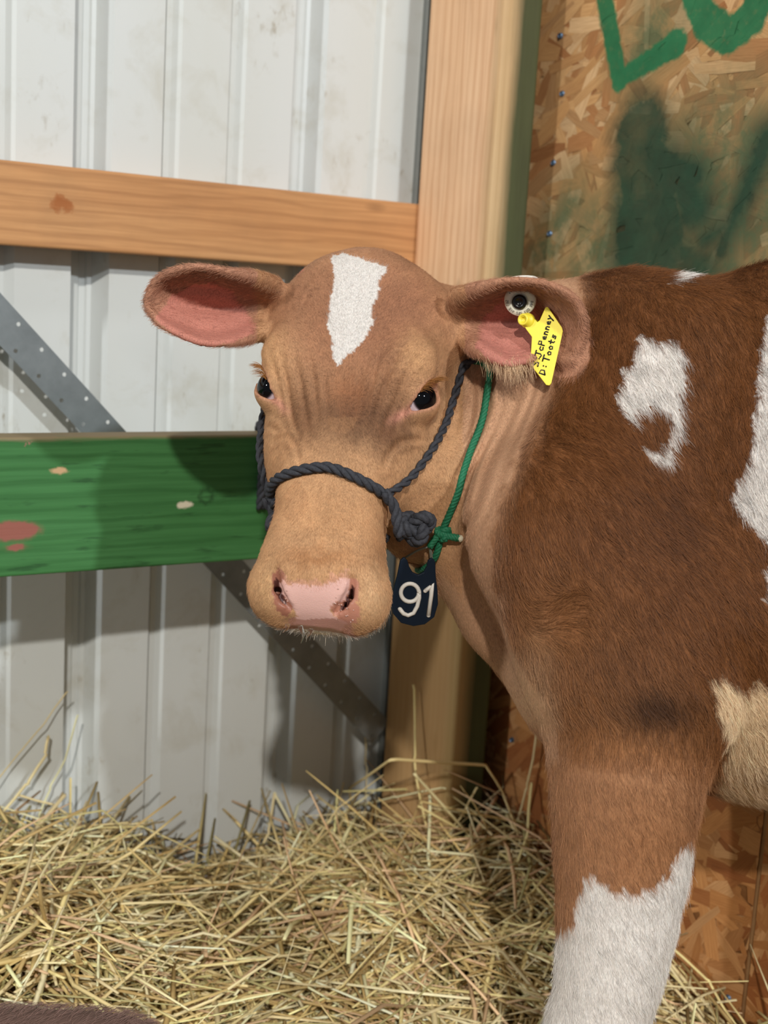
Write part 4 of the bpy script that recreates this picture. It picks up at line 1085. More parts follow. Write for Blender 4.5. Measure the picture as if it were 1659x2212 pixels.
fringe('ear_fringe', R_, D_, L_, 0.00013, L3(214, 178, 140))
print('hair', round(time.time() - _t0, 1))
# ------------------------------------------------------------------ rope halter
def snap(p, lift):
    h = bvh.find_nearest(Vector(p)); return np.array(h[0]) + lift * np.array(h[1])
def snap_path(pts, lift, n=6, sm=2):
    q = catmull(pts, n); q = np.array([snap(p, lift) for p in q])
    for _ in range(sm): q[1:-1] = 0.5 * q[1:-1] + 0.25 * (q[:-2] + q[2:])
    return q
def ring(y_of, th0, th1, n, lift, zc=-5.0):
    out = []
    for th in np.linspace(math.radians(th0), math.radians(th1), n):
        dl = np.array([math.sin(th), 0, math.cos(th)]); o = np.array([0, y_of(math.degrees(th)), zc])
        a = from_head(o + 14 * dl); dv = -(HEAD_R @ dl)
        h = bvh.ray_cast(Vector(a), Vector(dv)); out.append(np.array(h[0]) + lift * np.array(h[1]) if h[0] is not None else from_head(o + 5 * dl))
    q = np.array(out)
    for _ in range(2): q[1:-1] = 0.5 * q[1:-1] + 0.25 * (q[:-2] + q[2:])
    return q
t = NT('black_rope'); n_ = t.noise(t.geo(), 420, 4, 0.7)
M_ROPE = t.set(t.mix(n_, lin(18, 18, 20), lin(74, 74, 80)), 0.75, 0, 0.25); t.bump(n_, 0.6, 0.001)
def hit_behind(px, py, zmin, lift):
    """like hit, but passes through anything nearer than zmin (an ear)"""
    d_ = unit(ray(px, py)); o_ = CAM + d_ * zmin / (d_ @ _F); h_ = bvh.ray_cast(Vector(o_), Vector(d_))
    if h_[0] is None: return snap(P(px, py, zmin + 0.03), lift)
    n_ = np.array(h_[1]); n_ = n_ if n_ @ d_ < 0 else -n_
    return np.array(h_[0]) + lift * n_
def wrap(path, lift, step=0.004, iters=14):
    """resample a rope path and push every sample out of the calf, so that it lies on the coat all the way round"""
    path = np.asarray(path, float)
    sg = np.linalg.norm(np.diff(path, axis=0), axis=1); Ls = np.r_[0, np.cumsum(sg)]; s_ = np.linspace(0, Ls[-1], max(12, int(Ls[-1] / step)))
    q = np.stack([np.interp(s_, Ls, path[:, i]) for i in range(3)], 1); e_ = 0.003
    for it in range(iters):
        for _ in range(3):
            d = calf_field(q); m = d < lift
            if not m.any(): break
            g = np.stack([calf_field(q[m] + e_ * ax) - calf_field(q[m] - e_ * ax) for ax in np.eye(3)], 1) / (2 * e_)
            g /= np.linalg.norm(g, axis=1)[:, None] + 1e-9
            q[m] += g * np.minimum(lift - d[m], 0.02)[:, None]
        if it < iters - 1: q[1:-1] = 0.5 * q[1:-1] + 0.25 * (q[:-2] + q[2:])
    return q
halter = empty('rope_halter', tuple(from_head((0, -8, 2))))
tag(halter, 'black twisted rope halter knotted round the standing calf\'s muzzle', 'halter')
def rope_part(name, path, r, parent=halter, mat=M_ROPE, **kw):
    v, f = twisted(path, r, **kw); return child(link(name, mesh(name, v, f), mat, None, True), parent)
RR = 0.0044
nb = ring(lambda d: -7.7 - 1.5 * abs(math.sin(math.radians(d))) ** 1.4 - 0.25 * math.sin(math.radians(d)), -112, 82, 60, RR * 0.85)
_nx = project(nb)[0]; nb = nb[:int(np.argmax(_nx > 852)) if (_nx > 852).any() else len(nb)]
rope_part('noseband', nb, RR)
rj = nb[-1]
# from the side knot up the cheek, behind the ears and down the other side
def hp_(px, py, lift): return hit(px, py, lift)[0]
def local_snap(q, lift): return snap(from_head(q), lift)
cheek = [nb[-3] + 0.002 * (HEAD_R @ np.array([1, 0, 0.5]))] + [hp_(*c, RR * 0.9) for c in ((880, 1034), (902, 1005), (922, 982), (942, 948), (958, 908), (972, 868), (985, 832))]
cheek = np.array(cheek + [hit_behind(*c) for c in ((994, 800, 1.0, 0.002), (1004, 782, 1.0, 0.0), (1030, 740, 1.12, 0.003), (1046, 700, 1.125, 0.003), (1072, 652, 1.125, 0.003))] + [snap(P(*c), 0.003) for c in ((1080, 640, 1.19), (1050, 650, 1.26), (960, 660, 1.27))]
                 + [local_snap(c, 0.0042) for c in ((-6.5, 5.5, -11.5), (-8.0, 3.0, -9.0), (-8.0, 0.0, -6.5), (-7.2, -3.5, -5.6), (-6.0, -6.2, -4.6))] + [nb[2]])
cp = wrap(catmull(cheek, 8), 0.0026)
rope_part('cheek_rope', cp, 0.0036, strands=2, pitch=0.022)
# drop from the noseband to the side knot, and the strap under the jaw
K = P(899, 1138, np.dot(hit(846, 1090)[0] - CAM, _F) + 0.004)
drop = catmull([nb[-4] + 0.003 * (HEAD_R @ np.array([0.6, 0, 0.8])), P(853, 1098, (nb[-1] - CAM) @ _F - 0.004), P(858, 1130, (nb[-1] - CAM) @ _F - 0.004), P(864, 1158, (nb[-1] - CAM) @ _F)], 8)
rope_part('noseband_drop', drop, 0.0047)
def knot(c, r, rope_r, name, parent, mat, ax=(_R, _U, -_F), turns=1.0, flat=0.75):
    th = np.linspace(0, 2 * math.pi * turns, 90)
    x = np.sin(th) + 2 * np.sin(2 * th); y = np.cos(th) - 2 * np.cos(2 * th); z = -np.sin(3 * th)
    pth = c + r / 3 * (x[:, None] * ax[0] * 1.1 + y[:, None] * ax[1] + flat * 1.6 * z[:, None] * ax[2])
    return pth
kp = knot(K, 0.0118, 0.004, 'knot', halter, M_ROPE)
rope_part('knot', kp, 0.0056, pitch=0.020)
rope_part('knot_tail', catmull([K + 0.004 * _R - 0.006 * _U, P(868, 1152, (K - CAM) @ _F), P(862, 1160, (K - CAM) @ _F + 0.004)], 6), 0.005)
js = np.array([snap(from_head(c), RR * 0.8) for c in catmull([(4.4, -11.2, -6.5), (3.6, -12.4, -9.5), (0, -13.0, -10.8), (-3.6, -12.0, -9.5), (-4.9, -10.2, -6.2), (-4.9, -9.4, -4.4)], 7)])
rope_part('jaw_strap', js, 0.0042)
lk = ring(lambda d: -9.3 - 0.55 * (abs(d) - 84) / 10, -110, -84, 8, RR * 1.6)
rope_part('side_loop', np.array([nb[5] + 0.004 * (HEAD_R @ np.array([-1, 0, 0.4])), lk[3], from_head(to_head(lk[3]) + (-0.2, -1.5, 0.3))]), 0.0055)

# ------------------------------------------------------------------ green neck cord
t = NT('green_cord'); n_ = t.noise(t.geo(), 700, 3, 0.6)
M_CORD = t.set(t.mix(n_, lin(14, 74, 48), lin(44, 128, 90)), 0.6, 0, 0.3); t.bump(n_, 0.4, 0.0006)
CR = 0.0031
front = [hit_behind(1066, 800, 1.10, CR * 0.9)] + [hp_(*c, CR * 0.9) for c in ((1056, 850), (1040, 915), (1022, 975), (1000, 1040), (975, 1105), (953, 1146))]
backp = [hit_behind(1072, 745, 1.115, CR * 0.8), hit_behind(1080, 690, 1.12, CR * 0.8)] + [snap(P(*c), CR * 0.8) for c in ((1085, 640, 1.19), (1085, 640, 1.26), (1060, 730, 1.31), (1010, 880, 1.30), (960, 1030, 1.27), (948, 1140, 1.21), (940, 1205, 1.165))]
cord = empty('neck_cord', tuple(front[3])); tag(cord, 'thin green braided cord knotted round the standing calf\'s neck', 'cord')
full = wrap(catmull([front[-1]] + front[::-1][1:] + backp + [front[-1]], 8), CR * 0.75)
rope_part('cord_loop', full, CR, cord, M_CORD, strands=4, pitch=0.016)
KG = front[-1] + 0.002 * -_F
rope_part('cord_knot', knot(KG + 0.001 * _R - 0.0015 * _U, 0.0050, 0.003, 'k', cord, M_CORD), 0.0034, cord, M_CORD, strands=4, pitch=0.012)
zk = (KG - CAM) @ _F
rope_part('cord_end', np.array([KG, P(965, 1158, zk - 0.002), P(992, 1163, zk - 0.002)]), 0.0033, cord, M_CORD, strands=4, pitch=0.012)
v, f = tube([P(990, 1162.5, zk - 0.002), P(996, 1164, zk - 0.002), P(1000, 1165, zk - 0.002)], [0.0030, 0.0033, 0.0018], 10)
child(link('frayed_tip', mesh('frayed_tip', v, f), mat_plain('frayed_fibre', lin(196, 186, 160), 0.9, 0, 0.3, 900), None, True), cord)['label'] = 'pale frayed cord tip'
rope_part('cord_end', np.array([KG, P(938, 1166, zk), P(928, 1182, zk + 0.002)]), 0.0033, cord, M_CORD, strands=4, pitch=0.012)

# ------------------------------------------------------------------ numbered plate
def plane_pt(px, py, o, n):
    v = ray(px, py); t_ = ((o - CAM) @ n) / (v @ n); return CAM + v * t_
def plate(name, outline, o, n, th, mat, parent, bev=0.0008):
    n = unit(n); F_ = [plane_pt(*c, o, n) for c in outline]; k_ = len(F_)
    bm = bmesh.new(); a = [bm.verts.new(p + n * th / 2) for p in F_]; b_ = [bm.verts.new(p - n * th / 2) for p in F_]
    bm.faces.new(a); bm.faces.new(b_[::-1])
    for i in range(k_): bm.faces.new((a[i], b_[i], b_[(i + 1) % k_], a[(i + 1) % k_]))
    bmesh.ops.recalc_face_normals(bm, faces=bm.faces); bmesh.ops.triangulate(bm, faces=[f_ for f_ in bm.faces if len(f_.verts) > 4])
    me = bpy.data.meshes.new(name); bm.to_mesh(me); bm.free()
    ob = child(link(name, me, mat), parent); bevel_obj(ob, bev, 2); return ob
def strokes(name, lines, o, n, r, mat, parent, off, flat=0.45):
    parts = []
    n = unit(n)
    for ln_ in lines:
        pts = np.array([plane_pt(*c, o, n) + n * off for c in ln_])
        parts.append(tube(pts, r, 8))
        for e_ in (pts[0], pts[-1]):
            V = []; Fq = []
            for i in range(5):
                for j in range(8):
                    a1 = math.pi * i / 4; a2 = 2 * math.pi * j / 8; V.append(e_ + r * (n * math.cos(a1) + math.sin(a1) * (math.cos(a2) * _R + math.sin(a2) * _U)))
            for i in range(4):
                for j in range(8): Fq.append((i * 8 + j, i * 8 + (j + 1) % 8, (i + 1) * 8 + (j + 1) % 8, (i + 1) * 8 + j))
            parts.append((V, Fq))
    v, f = join(parts); return child(link(name, mesh(name, v, f), mat, None, True), parent)
tagO = P(900, 1280, 1.105); tagN = unit(-_F - 0.28 * _U + 0.10 * _R)
ntag = empty('number_tag', tuple(tagO)); tag(ntag, 'dark blue plastic number plate marked 91 hanging under the calf\'s throat', 'tag')
out = [(864, 1210), (872, 1203), (880, 1210), (884, 1224), (891, 1236), (903, 1241), (914, 1236), (921, 1224), (924, 1210), (932, 1204), (940, 1212), (941, 1245), (945, 1275), (946, 1304), (938, 1332), (917, 1348), (893, 1352), (866, 1345), (849, 1325), (845, 1302), (849, 1275), (857, 1245)]
plate('plate', out, tagO, tagN, 0.003, mat_plain('navy_plastic', lin(14, 26, 40), 0.55, 0, 0.15, 60, 0, 0.2), ntag)
M_WHITE = mat_plain('white_plastic', lin(226, 220, 210), 0.45, 0, 0.06, 200)
nine = [[(885 + 19.5 * math.cos(a), 1279 - 19.5 * math.sin(a)) for a in np.linspace(0, 2 * math.pi, 26)], [(904.5, 1275), (905, 1290), (901, 1308), (893, 1323), (881, 1328), (871, 1324), (863, 1314)]]
strokes('digit', nine, tagO, tagN, 0.0019, M_WHITE, ntag, 0.0016); strokes('digit', [[(918, 1275), (926, 1269), (933, 1259), (931, 1285), (925, 1328)]], tagO, tagN, 0.0019, M_WHITE, ntag, 0.0016)
zt_ = (tagO - CAM) @ _F
M_LINK = mat_plain('grey_plastic', lin(120, 124, 112), 0.4, 0, 0.1)
for e_ in ((872, 1207), (932, 1207)):
    v, f = tube(catmull([P(928, 1180, zk + 0.002), P(0.5 * (928 + e_[0]), 1190, (zk + zt_) / 2), P(*e_, zt_ + 0.001)], 6), 0.0016, 8, flat=0.6)
    child(link('link', mesh('link', v, f), M_LINK, None, True), ntag)

# ------------------------------------------------------------------ ear tags
earZ = lambda px, py: float((hit(px, py)[0] - CAM) @ _F)
ze = earZ(1124, 650); print('ear depth', ze, earZ(1160, 720), earZ(1195, 720))
wt = empty('button_ear_tag', tuple(P(1124, 648, ze))); tag(wt, 'round white button ear tag with a black centre in the calf\'s ear', 'ear tag')
nW = unit(-_F + 0.30 * _R * -1 - 0.32 * _U); aW = unit(np.cross(nW, _U)) ; bW = np.cross(aW, nW)
cW = P(1124, 648, ze - 0.012)
def disc(prof, c, n, a, b, seg=40):
    V = []; Fq = []
    for i, (r, h) in enumerate(prof):
        for j in range(seg):
            t_ = 2 * math.pi * j / seg; V.append(c + n * h + r * (a * math.cos(t_) + b * math.sin(t_)))
        if i:
            for j in range(seg): Fq.append(((i - 1) * seg + j, (i - 1) * seg + (j + 1) % seg, i * seg + (j + 1) % seg, i * seg + j))
    Fq.append(tuple(range(seg - 1, -1, -1))); Fq.append(tuple((len(prof) - 1) * seg + j for j in range(seg)))
    me = mesh('disc', V, Fq); fix_normals(me); return me
child(link('button', disc([(0.0115, -0.004), (0.0132, -0.003), (0.0136, 0.001), (0.0128, 0.0034), (0.0072, 0.0042), (0.0068, 0.0036)], cW, nW, aW, bW), mat_plain('cream_plastic', lin(232, 226, 206), 0.4, 0, 0.05), None, True), wt)
child(link('stud', disc([(0.0062, 0.0030), (0.0062, 0.0056), (0.0050, 0.0068), (0.0030, 0.0066), (0.0026, 0.0054)], cW - 0.001 * bW, nW, aW, bW), mat_plain('black_plastic', lin(16, 15, 16), 0.3), None, True), wt)
child(link('stem', disc([(0.003, -0.022), (0.003, -0.003)], cW, nW, aW, bW, 12), M_WHITE, None, True), wt)
child(link('back_button', disc([(0.0125, -0.0022), (0.013, 0.0), (0.011, 0.002)], P(1132, 604, ze + 0.006), unit(_U - 0.4 * _F * -1), _R, unit(np.cross(_U, _R)), 28), M_WHITE, None, True), wt)
SEG = {'0': [[(0, 0), (1, 0), (1, 2), (0, 2), (0, 0)]], '2': [[(0, 2), (1, 2), (1, 1), (0, 1), (0, 0), (1, 0)]], '3': [[(0, 2), (1, 2), (1, 0), (0, 0)], [(0, 1), (1, 1)]], '4': [[(0, 2), (0, 1), (1, 1)], [(1, 2), (1, 0)]],
       '5': [[(1, 2), (0, 2), (0, 1), (1, 1), (1, 0), (0, 0)]], '6': [[(1, 2), (0, 2), (0, 0), (1, 0), (1, 1), (0, 1)]], '8': [[(0, 0), (1, 0), (1, 2), (0, 2), (0, 0)], [(0, 1), (1, 1)]], '1': [[(0.5, 0), (0.5, 2)]]}
parts = []
txt = '840 003 262 410 535'
for i, ch in enumerate(txt):
    if ch == ' ': continue
    th = math.radians(188 + i * 9.6); rad_ = aW * math.cos(th) + bW * math.sin(th); tan_ = np.cross(nW, rad_)
    tan_ = tan_ if (-aW * math.sin(th) + bW * math.cos(th)) @ tan_ > 0 else -tan_
    base = cW + rad_ * 0.0118 + nW * 0.0041
    for pl in SEG[ch]: parts.append(tube([base + tan_ * (x - 0.5) * 0.00095 - rad_ * y * -0.0 - rad_ * 0.0022 * (y / 2) + 0 * nW for x, y in pl], 0.00016, 5))
for i in range(9):
    th = math.radians(112 - i * 9); rad_ = aW * math.cos(th) + bW * math.sin(th); p0 = cW + rad_ * 0.0098 + nW * 0.0041
    parts.append(tube([p0, p0 + rad_ * (0.0014 if i < 6 else 0.0009)], 0.0003, 5))
v, f = join(parts); child(link('print', mesh('print', v, f), mat_plain('ink', lin(52, 46, 44), 0.7)), wt)

yt = empty('yellow_ear_tag', tuple(P(1160, 700, ze))); tag(yt, 'yellow plastic ear tag with handwritten names hanging from the calf\'s ear', 'ear tag')
M_YEL = mat_plain('yellow_plastic', lin(238, 216, 62), 0.42, 0, 0.06, 120)
zy = min(earZ(1160, 720), earZ(1195, 720), ze) - 0.010
yO = P(1175, 750, zy); yN = unit(-_F - 0.22 * _R + 0.10 * _U)
plate('panel', [(1178, 665), (1183, 663), (1187, 668), (1214, 708), (1216, 716), (1191, 828), (1187, 833), (1180, 832), (1149, 792), (1146, 784), (1149, 728), (1137, 712), (1130, 700), (1138, 682), (1146, 678), (1161, 696), (1166, 692)], yO, yN, 0.0016, M_YEL, yt, 0.0004)
bN = unit(-_F - 0.75 * _R + 0.0 * _U); ba = unit(np.cross(bN, _U)); bb = np.cross(ba, bN); bc = plane_pt(1138, 692, yO, yN)
child(link('collar', disc([(0.0062, -0.004), (0.0064, 0.0), (0.0058, 0.0015), (0.0050, 0.0018), (0.0050, 0.0065), (0.0046, 0.0072), (0.0030, 0.0070), (0.0026, 0.0040)], bc, bN, ba, bb, 28), M_YEL, None, True), yt)
child(link('stem', disc([(0.0026, -0.016), (0.0026, -0.002)], bc, bN, ba, bb, 12), M_YEL, None, True), yt)
# hand lettering, strokes on a unit grid
HL = {'S': [[(0.8, 0.9), (0.4, 1), (0.1, 0.75), (0.6, 0.45), (0.6, 0.12), (0.05, 0.1)]], ':': [[(0.25, 0.62), (0.3, 0.64)], [(0.25, 0.2), (0.3, 0.22)]], 'J': [[(0.05, 1), (0.85, 1)], [(0.5, 1), (0.5, 0.2), (0.3, 0), (0.02, 0.15)]],
      'c': [[(0.6, 0.5), (0.3, 0.55), (0.1, 0.3), (0.25, 0.03), (0.6, 0.08)]], 'P': [[(0.15, 0), (0.15, 1), (0.6, 0.95), (0.65, 0.6), (0.15, 0.5)]], 'e': [[(0.1, 0.28), (0.55, 0.32), (0.4, 0.55), (0.12, 0.4), (0.15, 0.08), (0.55, 0.06)]],
      'n': [[(0.1, 0), (0.1, 0.5)], [(0.1, 0.35), (0.35, 0.52), (0.5, 0.35), (0.5, 0)]], 'y': [[(0.1, 0.55), (0.3, 0.15)], [(0.6, 0.55), (0.3, 0.12), (0.05, -0.35)]], 'D': [[(0.1, 0), (0.15, 1), (0.6, 0.8), (0.65, 0.3), (0.1, 0)]],
      'T': [[(0.0, 1), (0.85, 1)], [(0.42, 1), (0.4, 0)]], 'o': [[(0.3, 0.55), (0.08, 0.35), (0.2, 0.03), (0.5, 0.1), (0.52, 0.42), (0.3, 0.55)]], 't': [[(0.3, 0.9), (0.3, 0.1), (0.45, 0.02)], [(0.08, 0.55), (0.55, 0.58)]], 's': [[(0.5, 0.5), (0.2, 0.52), (0.15, 0.35), (0.48, 0.22), (0.42, 0.03), (0.08, 0.05)]]}
def hand(text, start, end, h):
    st_ = np.array(start, float); en = np.array(end, float); d_ = en - st_; L_ = np.linalg.norm(d_); d_ /= L_; u_ = np.array([d_[1], -d_[0]]); u_ = u_ if u_[0] < 0 else -u_
    wd = {' ': 0.35, ':': 0.45}; tot = sum(wd.get(c, 0.72 if c.islower() else 0.88) for c in text); sx = L_ / tot; x_ = 0; out = []
    for c in text:
        for pl in HL.get(c, []):
            out.append([tuple(st_ + d_ * (x_ + a * 0.95) * sx + u_ * b * h) for a, b in pl])
        x_ += wd.get(c, 0.72 if c.islower() else 0.88)
    return out
strokes('handwriting', hand('S:JcPenney', (1163, 793), (1194, 682), 13.5), yO, yN, 0.00058, mat_plain('marker_ink', lin(14, 14, 18), 0.5), yt, 0.0010)
strokes('handwriting', hand('D: Toots', (1177, 812), (1203, 722), 13.5), yO, yN, 0.00058, bpy.data.materials['marker_ink'], yt, 0.0010)

# ------------------------------------------------------------------ slobber on the lip
t = NT('saliva'); t.b.inputs['Transmission Weight'].default_value = 1.0; t.b.inputs['IOR'].default_value = 1.33
M_SAL = t.set((0.95, 0.96, 0.97), 0.06)
t = NT('wet_droplet'); t.b.inputs['Transmission Weight'].default_value = 0.35; M_DROP = t.set(lin(226, 186, 172), 0.04, 0, 0.8)
for (a, b_, c_) in (((648, 1352), (655, 1372), (650, 1390)), ((622, 1348), (620, 1358), (614, 1364)), ((672, 1358), (668, 1370), (664, 1377))):
    h0 = hit(a[0], a[1] - 8)[0]; zz = (h0 - CAM) @ _F - 0.001
    v, f = tube(catmull([P(*a, zz), P(*b_, zz), P(*c_, zz)], 8), np.r_[np.linspace(0.0022, 0.0007, 12), np.linspace(0.0007, 0.0003, 5)], 10)
    child(link('saliva', mesh('saliva', v, f), M_SAL, None, True), calf)
for i in range(20):
    px_ = rs.uniform(722, 770); py_ = rs.uniform(1268, 1345)
    if i < 6: px_ = rs.uniform(605, 622); py_ = rs.uniform(1275, 1312)
    h0 = hit(px_, py_)[0]
    if h0 is None: continue
    bm = bmesh.new(); bmesh.ops.create_icosphere(bm, subdivisions=2, radius=rs.uniform(0.0005, 0.0010)); me = bpy.data.meshes.new('bubble'); bm.to_mesh(me); bm.free(); me.shade_smooth()
    o_ = link('bubble', me, M_DROP); o_.location = tuple(h0); o_.parent = calf; o_.matrix_parent_inverse = Matrix.Translation(calf.location).inverted()
# ------------------------------------------------------------------ straw bedding
rq = np.random.default_rng(23)
_prof = []
for px_, py_ in ((-120, 1790), (0, 1800), (150, 1800), (300, 1850), (440, 1895), (560, 1850), (700, 1770), (850, 1740)):
    s_, z_ = on_wall(px_, py_ + 25, C_WALL + 0.06); _prof.append((s_, z_))
_prof += [(0.98, 0.17), (1.06, 0.17)]
_prof = np.array(_prof)
def heap(s, c):
    """height of the straw over the floor in wall coordinates"""
    u = np.clip(c - C_WALL, 0, 3)
    hw = np.interp(s, _prof[:, 0], _prof[:, 1])
    p3 = np.stack([s, c, np.zeros_like(s)], -1).reshape(-1, 3)
    n = (vnoise(p3, 9, 31) - 0.5).reshape(s.shape) * 0.055 + (vnoise(p3, 22, 32) - 0.5).reshape(s.shape) * 0.028
    h = 0.055 + (hw - 0.055) * np.exp(-(u / 0.30) ** 2) + n * np.clip(0.3 + u * 4, 0, 1)
    h = h + 0.05 * np.exp(-((s - 0.40) / 0.12) ** 2 - ((u - 0.28) / 0.14) ** 2) + 0.055 * np.exp(-((s - 0.86) / 0.14) ** 2 - ((u - 0.26) / 0.12) ** 2)
    # a dip in front of the calf
    h = h - 0.035 * np.exp(-((s - 0.62) / 0.07) ** 2 - ((u - 0.52) / 0.16) ** 2)
    h = h + 0.03 * np.exp(-((s - S_OSB) / 0.10) ** 2) * (u > 0.1)
    return np.maximum(h, 0.012)
def lying(p):
    A, B_ = P(-430, 2550, 1.0), P(170, 2616, 1.02)
    d = rcone(p, A, B_, 0.142, 0.142); d = smin(d, rcone(p, B_, P(330, 2660, 1.03), 0.13, 0.085), 0.05)
    d = smin(d, rcone(p, A, P(-720, 2330, 0.98), 0.11, 0.06), 0.06); d = smin(d, rcone(p, P(-720, 2320, 0.98), P(-900, 2420, 0.98), 0.06, 0.038), 0.03)
    for pts in (((150, 2640, 0.92, 0.06), (-40, 2740, 0.86, 0.04), (90, 2790, 0.86, 0.025)), ((-400, 2640, 0.90, 0.055), (-560, 2760, 0.86, 0.032), (-430, 2790, 0.86, 0.022))):
        for a, b in zip(pts[:-1], pts[1:]): d = smin(d, rcone(p, P(*a[:3]), P(*b[:3]), a[3], b[3]), 0.03)
    for sg in (-1, 1):
        d = smin(d, rcone(p, P(-730, 2290, 0.98) , P(-700, 2230, 0.98 + sg * 0.09), 0.02, 0.012), 0.015)
    return np.maximum(d, 0.004 - p[:, 2])
def in_post(p, m=0.0):
    s = p @ WD; c = p @ WN; return (s > S_POST0 - m) & (s < S_POST1 + m) & (c < C_POST + m)
def blocked(p):
    """vertices that would stand inside a calf, the post, a wall or the floor"""
    r = in_post(p, 0.001) | (p @ WD > S_OSB - 0.003) | (p @ WN < C_WALL + 0.001) | (p[:, 2] < 0.001)
    return r | (lying(p) < 0.0) | (calf_field(p) < 0.0)
def w2(s, c, z): return WD[None] * s[:, None] + WN[None] * c[:, None] + np.array([0, 0, 1.0])[None] * z[:, None]
ns, nc = 120, 110
S_, C_ = np.meshgrid(np.linspace(-0.35, S_OSB - 0.002, ns), np.linspace(C_WALL + 0.001, -0.30, nc), indexing='ij')
Z_ = np.maximum(heap(S_, C_) - 0.022, 0.004)
for _ in range(40):                                       # the bed is pressed flat under the resting calf
    m_ = (lying(w2(S_.ravel(), C_.ravel(), Z_.ravel())) < 0.004).reshape(Z_.shape) & (Z_ > 0.0035)
    if not m_.any(): break
    Z_[m_] = np.maximum(Z_[m_] - 0.006, 0.003)
V = w2(S_.ravel(), C_.ravel(), Z_.ravel()); I = np.arange(ns * nc).reshape(ns, nc)
Q = np.stack([I[:-1, :-1].ravel(), I[1:, :-1].ravel(), I[1:, 1:].ravel(), I[:-1, 1:].ravel()], 1)
Q = Q[~in_post(V)[Q].all(1)]
bed = empty('straw_bedding', tuple(W(0.6, -1.1, 0.0))); tag(bed, 'heap of dry golden straw bedding banked against the walls', 'straw', kind='stuff')
o_ = child(link('straw_base', fast_mesh('straw_base', V, Q), mat_plain('chaff', lin(92, 72, 42), 0.95, 0, 0.55, 160, 0.6), None, True), bed); o_['kind'] = 'stuff'
PALS = 1.18 * np.array([lin(222, 206, 160), lin(208, 188, 136), lin(192, 168, 112), lin(230, 218, 178), lin(176, 150, 100), lin(212, 194, 150), lin(198, 166, 130), lin(216, 200, 142), lin(168, 158, 108)])
def stalk_batch(cen, yaw, pit, L, R, kink):
    """many stalks at once: centre, heading, pitch, length, radius, kink -> verts, quads"""
    n = len(L); m = 4
    d = np.stack([np.cos(yaw) * np.cos(pit), np.sin(yaw) * np.cos(pit), np.sin(pit)], 1)
    t = np.array([-0.5, -0.12, 0.2, 0.5])
    side = np.stack([-np.sin(yaw), np.cos(yaw), np.zeros(n)], 1); up = np.cross(d, side)
    path = cen[:, None] + d[:, None] * (t[None, :, None] * L[:, None, None])
    bend = np.array([0.0, 1.0, 0.8, 0.0])
    path += (side * kink[:, :1] + up * kink[:, 1:2])[:, None] * bend[None, :, None] * L[:, None, None]
    ang = np.array([0, 0.5, 1, 1.5]) * math.pi
    taper = np.array([0.75, 1, 1, 0.6])
    ring_ = side[:, None] * np.cos(ang)[None, :, None] + 0.55 * up[:, None] * np.sin(ang)[None, :, None]
    V = path[:, :, None] + ring_[:, None] * (R[:, None] * taper[None])[:, :, None, None]
    V = V.reshape(-1, 3)
    base = (np.arange(n) * 16)[:, None]
    q = []
    for i in range(3):
        for j in range(4): q.append([i * 4 + j, i * 4 + (j + 1) % 4, (i + 1) * 4 + (j + 1) % 4, (i + 1) * 4 + j])
    q.append([3, 2, 1, 0]); q.append([12, 13, 14, 15]); q = np.array(q)
    Q = (base[:, :, None] + q[None].reshape(1, -1, 4)).reshape(-1, 4)
    return V, Q
t = NT('straw'); col = t.node('ShaderNodeAttribute', attribute_name='tint').outputs['Color']
M_STRAW = t.set(t.mix(t.math('MULTIPLY', t.noise(t.geo(), 60, 3, 0.6), 0.45), col, t.mix(1.0, col, (0.72, 0.60, 0.42), 'MULTIPLY')), 0.55, 0, 0.35)
def straw_mesh(name, V, Q, cols):
    me = fast_mesh(name, V, Q); a = me.attributes.new('tint', 'FLOAT_COLOR', 'POINT'); a.data.foreach_set('color', np.c_[cols, np.ones(len(cols))].astype(np.float32).ravel())
    me.materials.append(M_STRAW); me.shade_smooth(); return me
NS = 8500
s_ = rq.uniform(0.16, S_OSB - 0.02, NS); c_ = C_WALL + 0.02 + rq.random(NS) ** 0.85 * 0.95
L = rq.uniform(0.06, 0.25, NS) * np.where(rq.random(NS) < 0.12, 1.5, 1); R = rq.uniform(0.0011, 0.0033, NS)
yaw = rq.uniform(0, 2 * math.pi, NS); pit = rq.normal(0.0, 0.22, NS)
steep = (rq.random(NS) < 0.03) & (c_ < -1.15) & (s_ < 1.0); pit[steep] = rq.uniform(0.4, 1.1, steep.sum())
hz = heap(s_, c_) - 0.020 + rq.random(NS) ** 1.5 * 0.030 + np.abs(np.sin(pit)) * L * 0.2
cen = w2(s_, c_, hz)
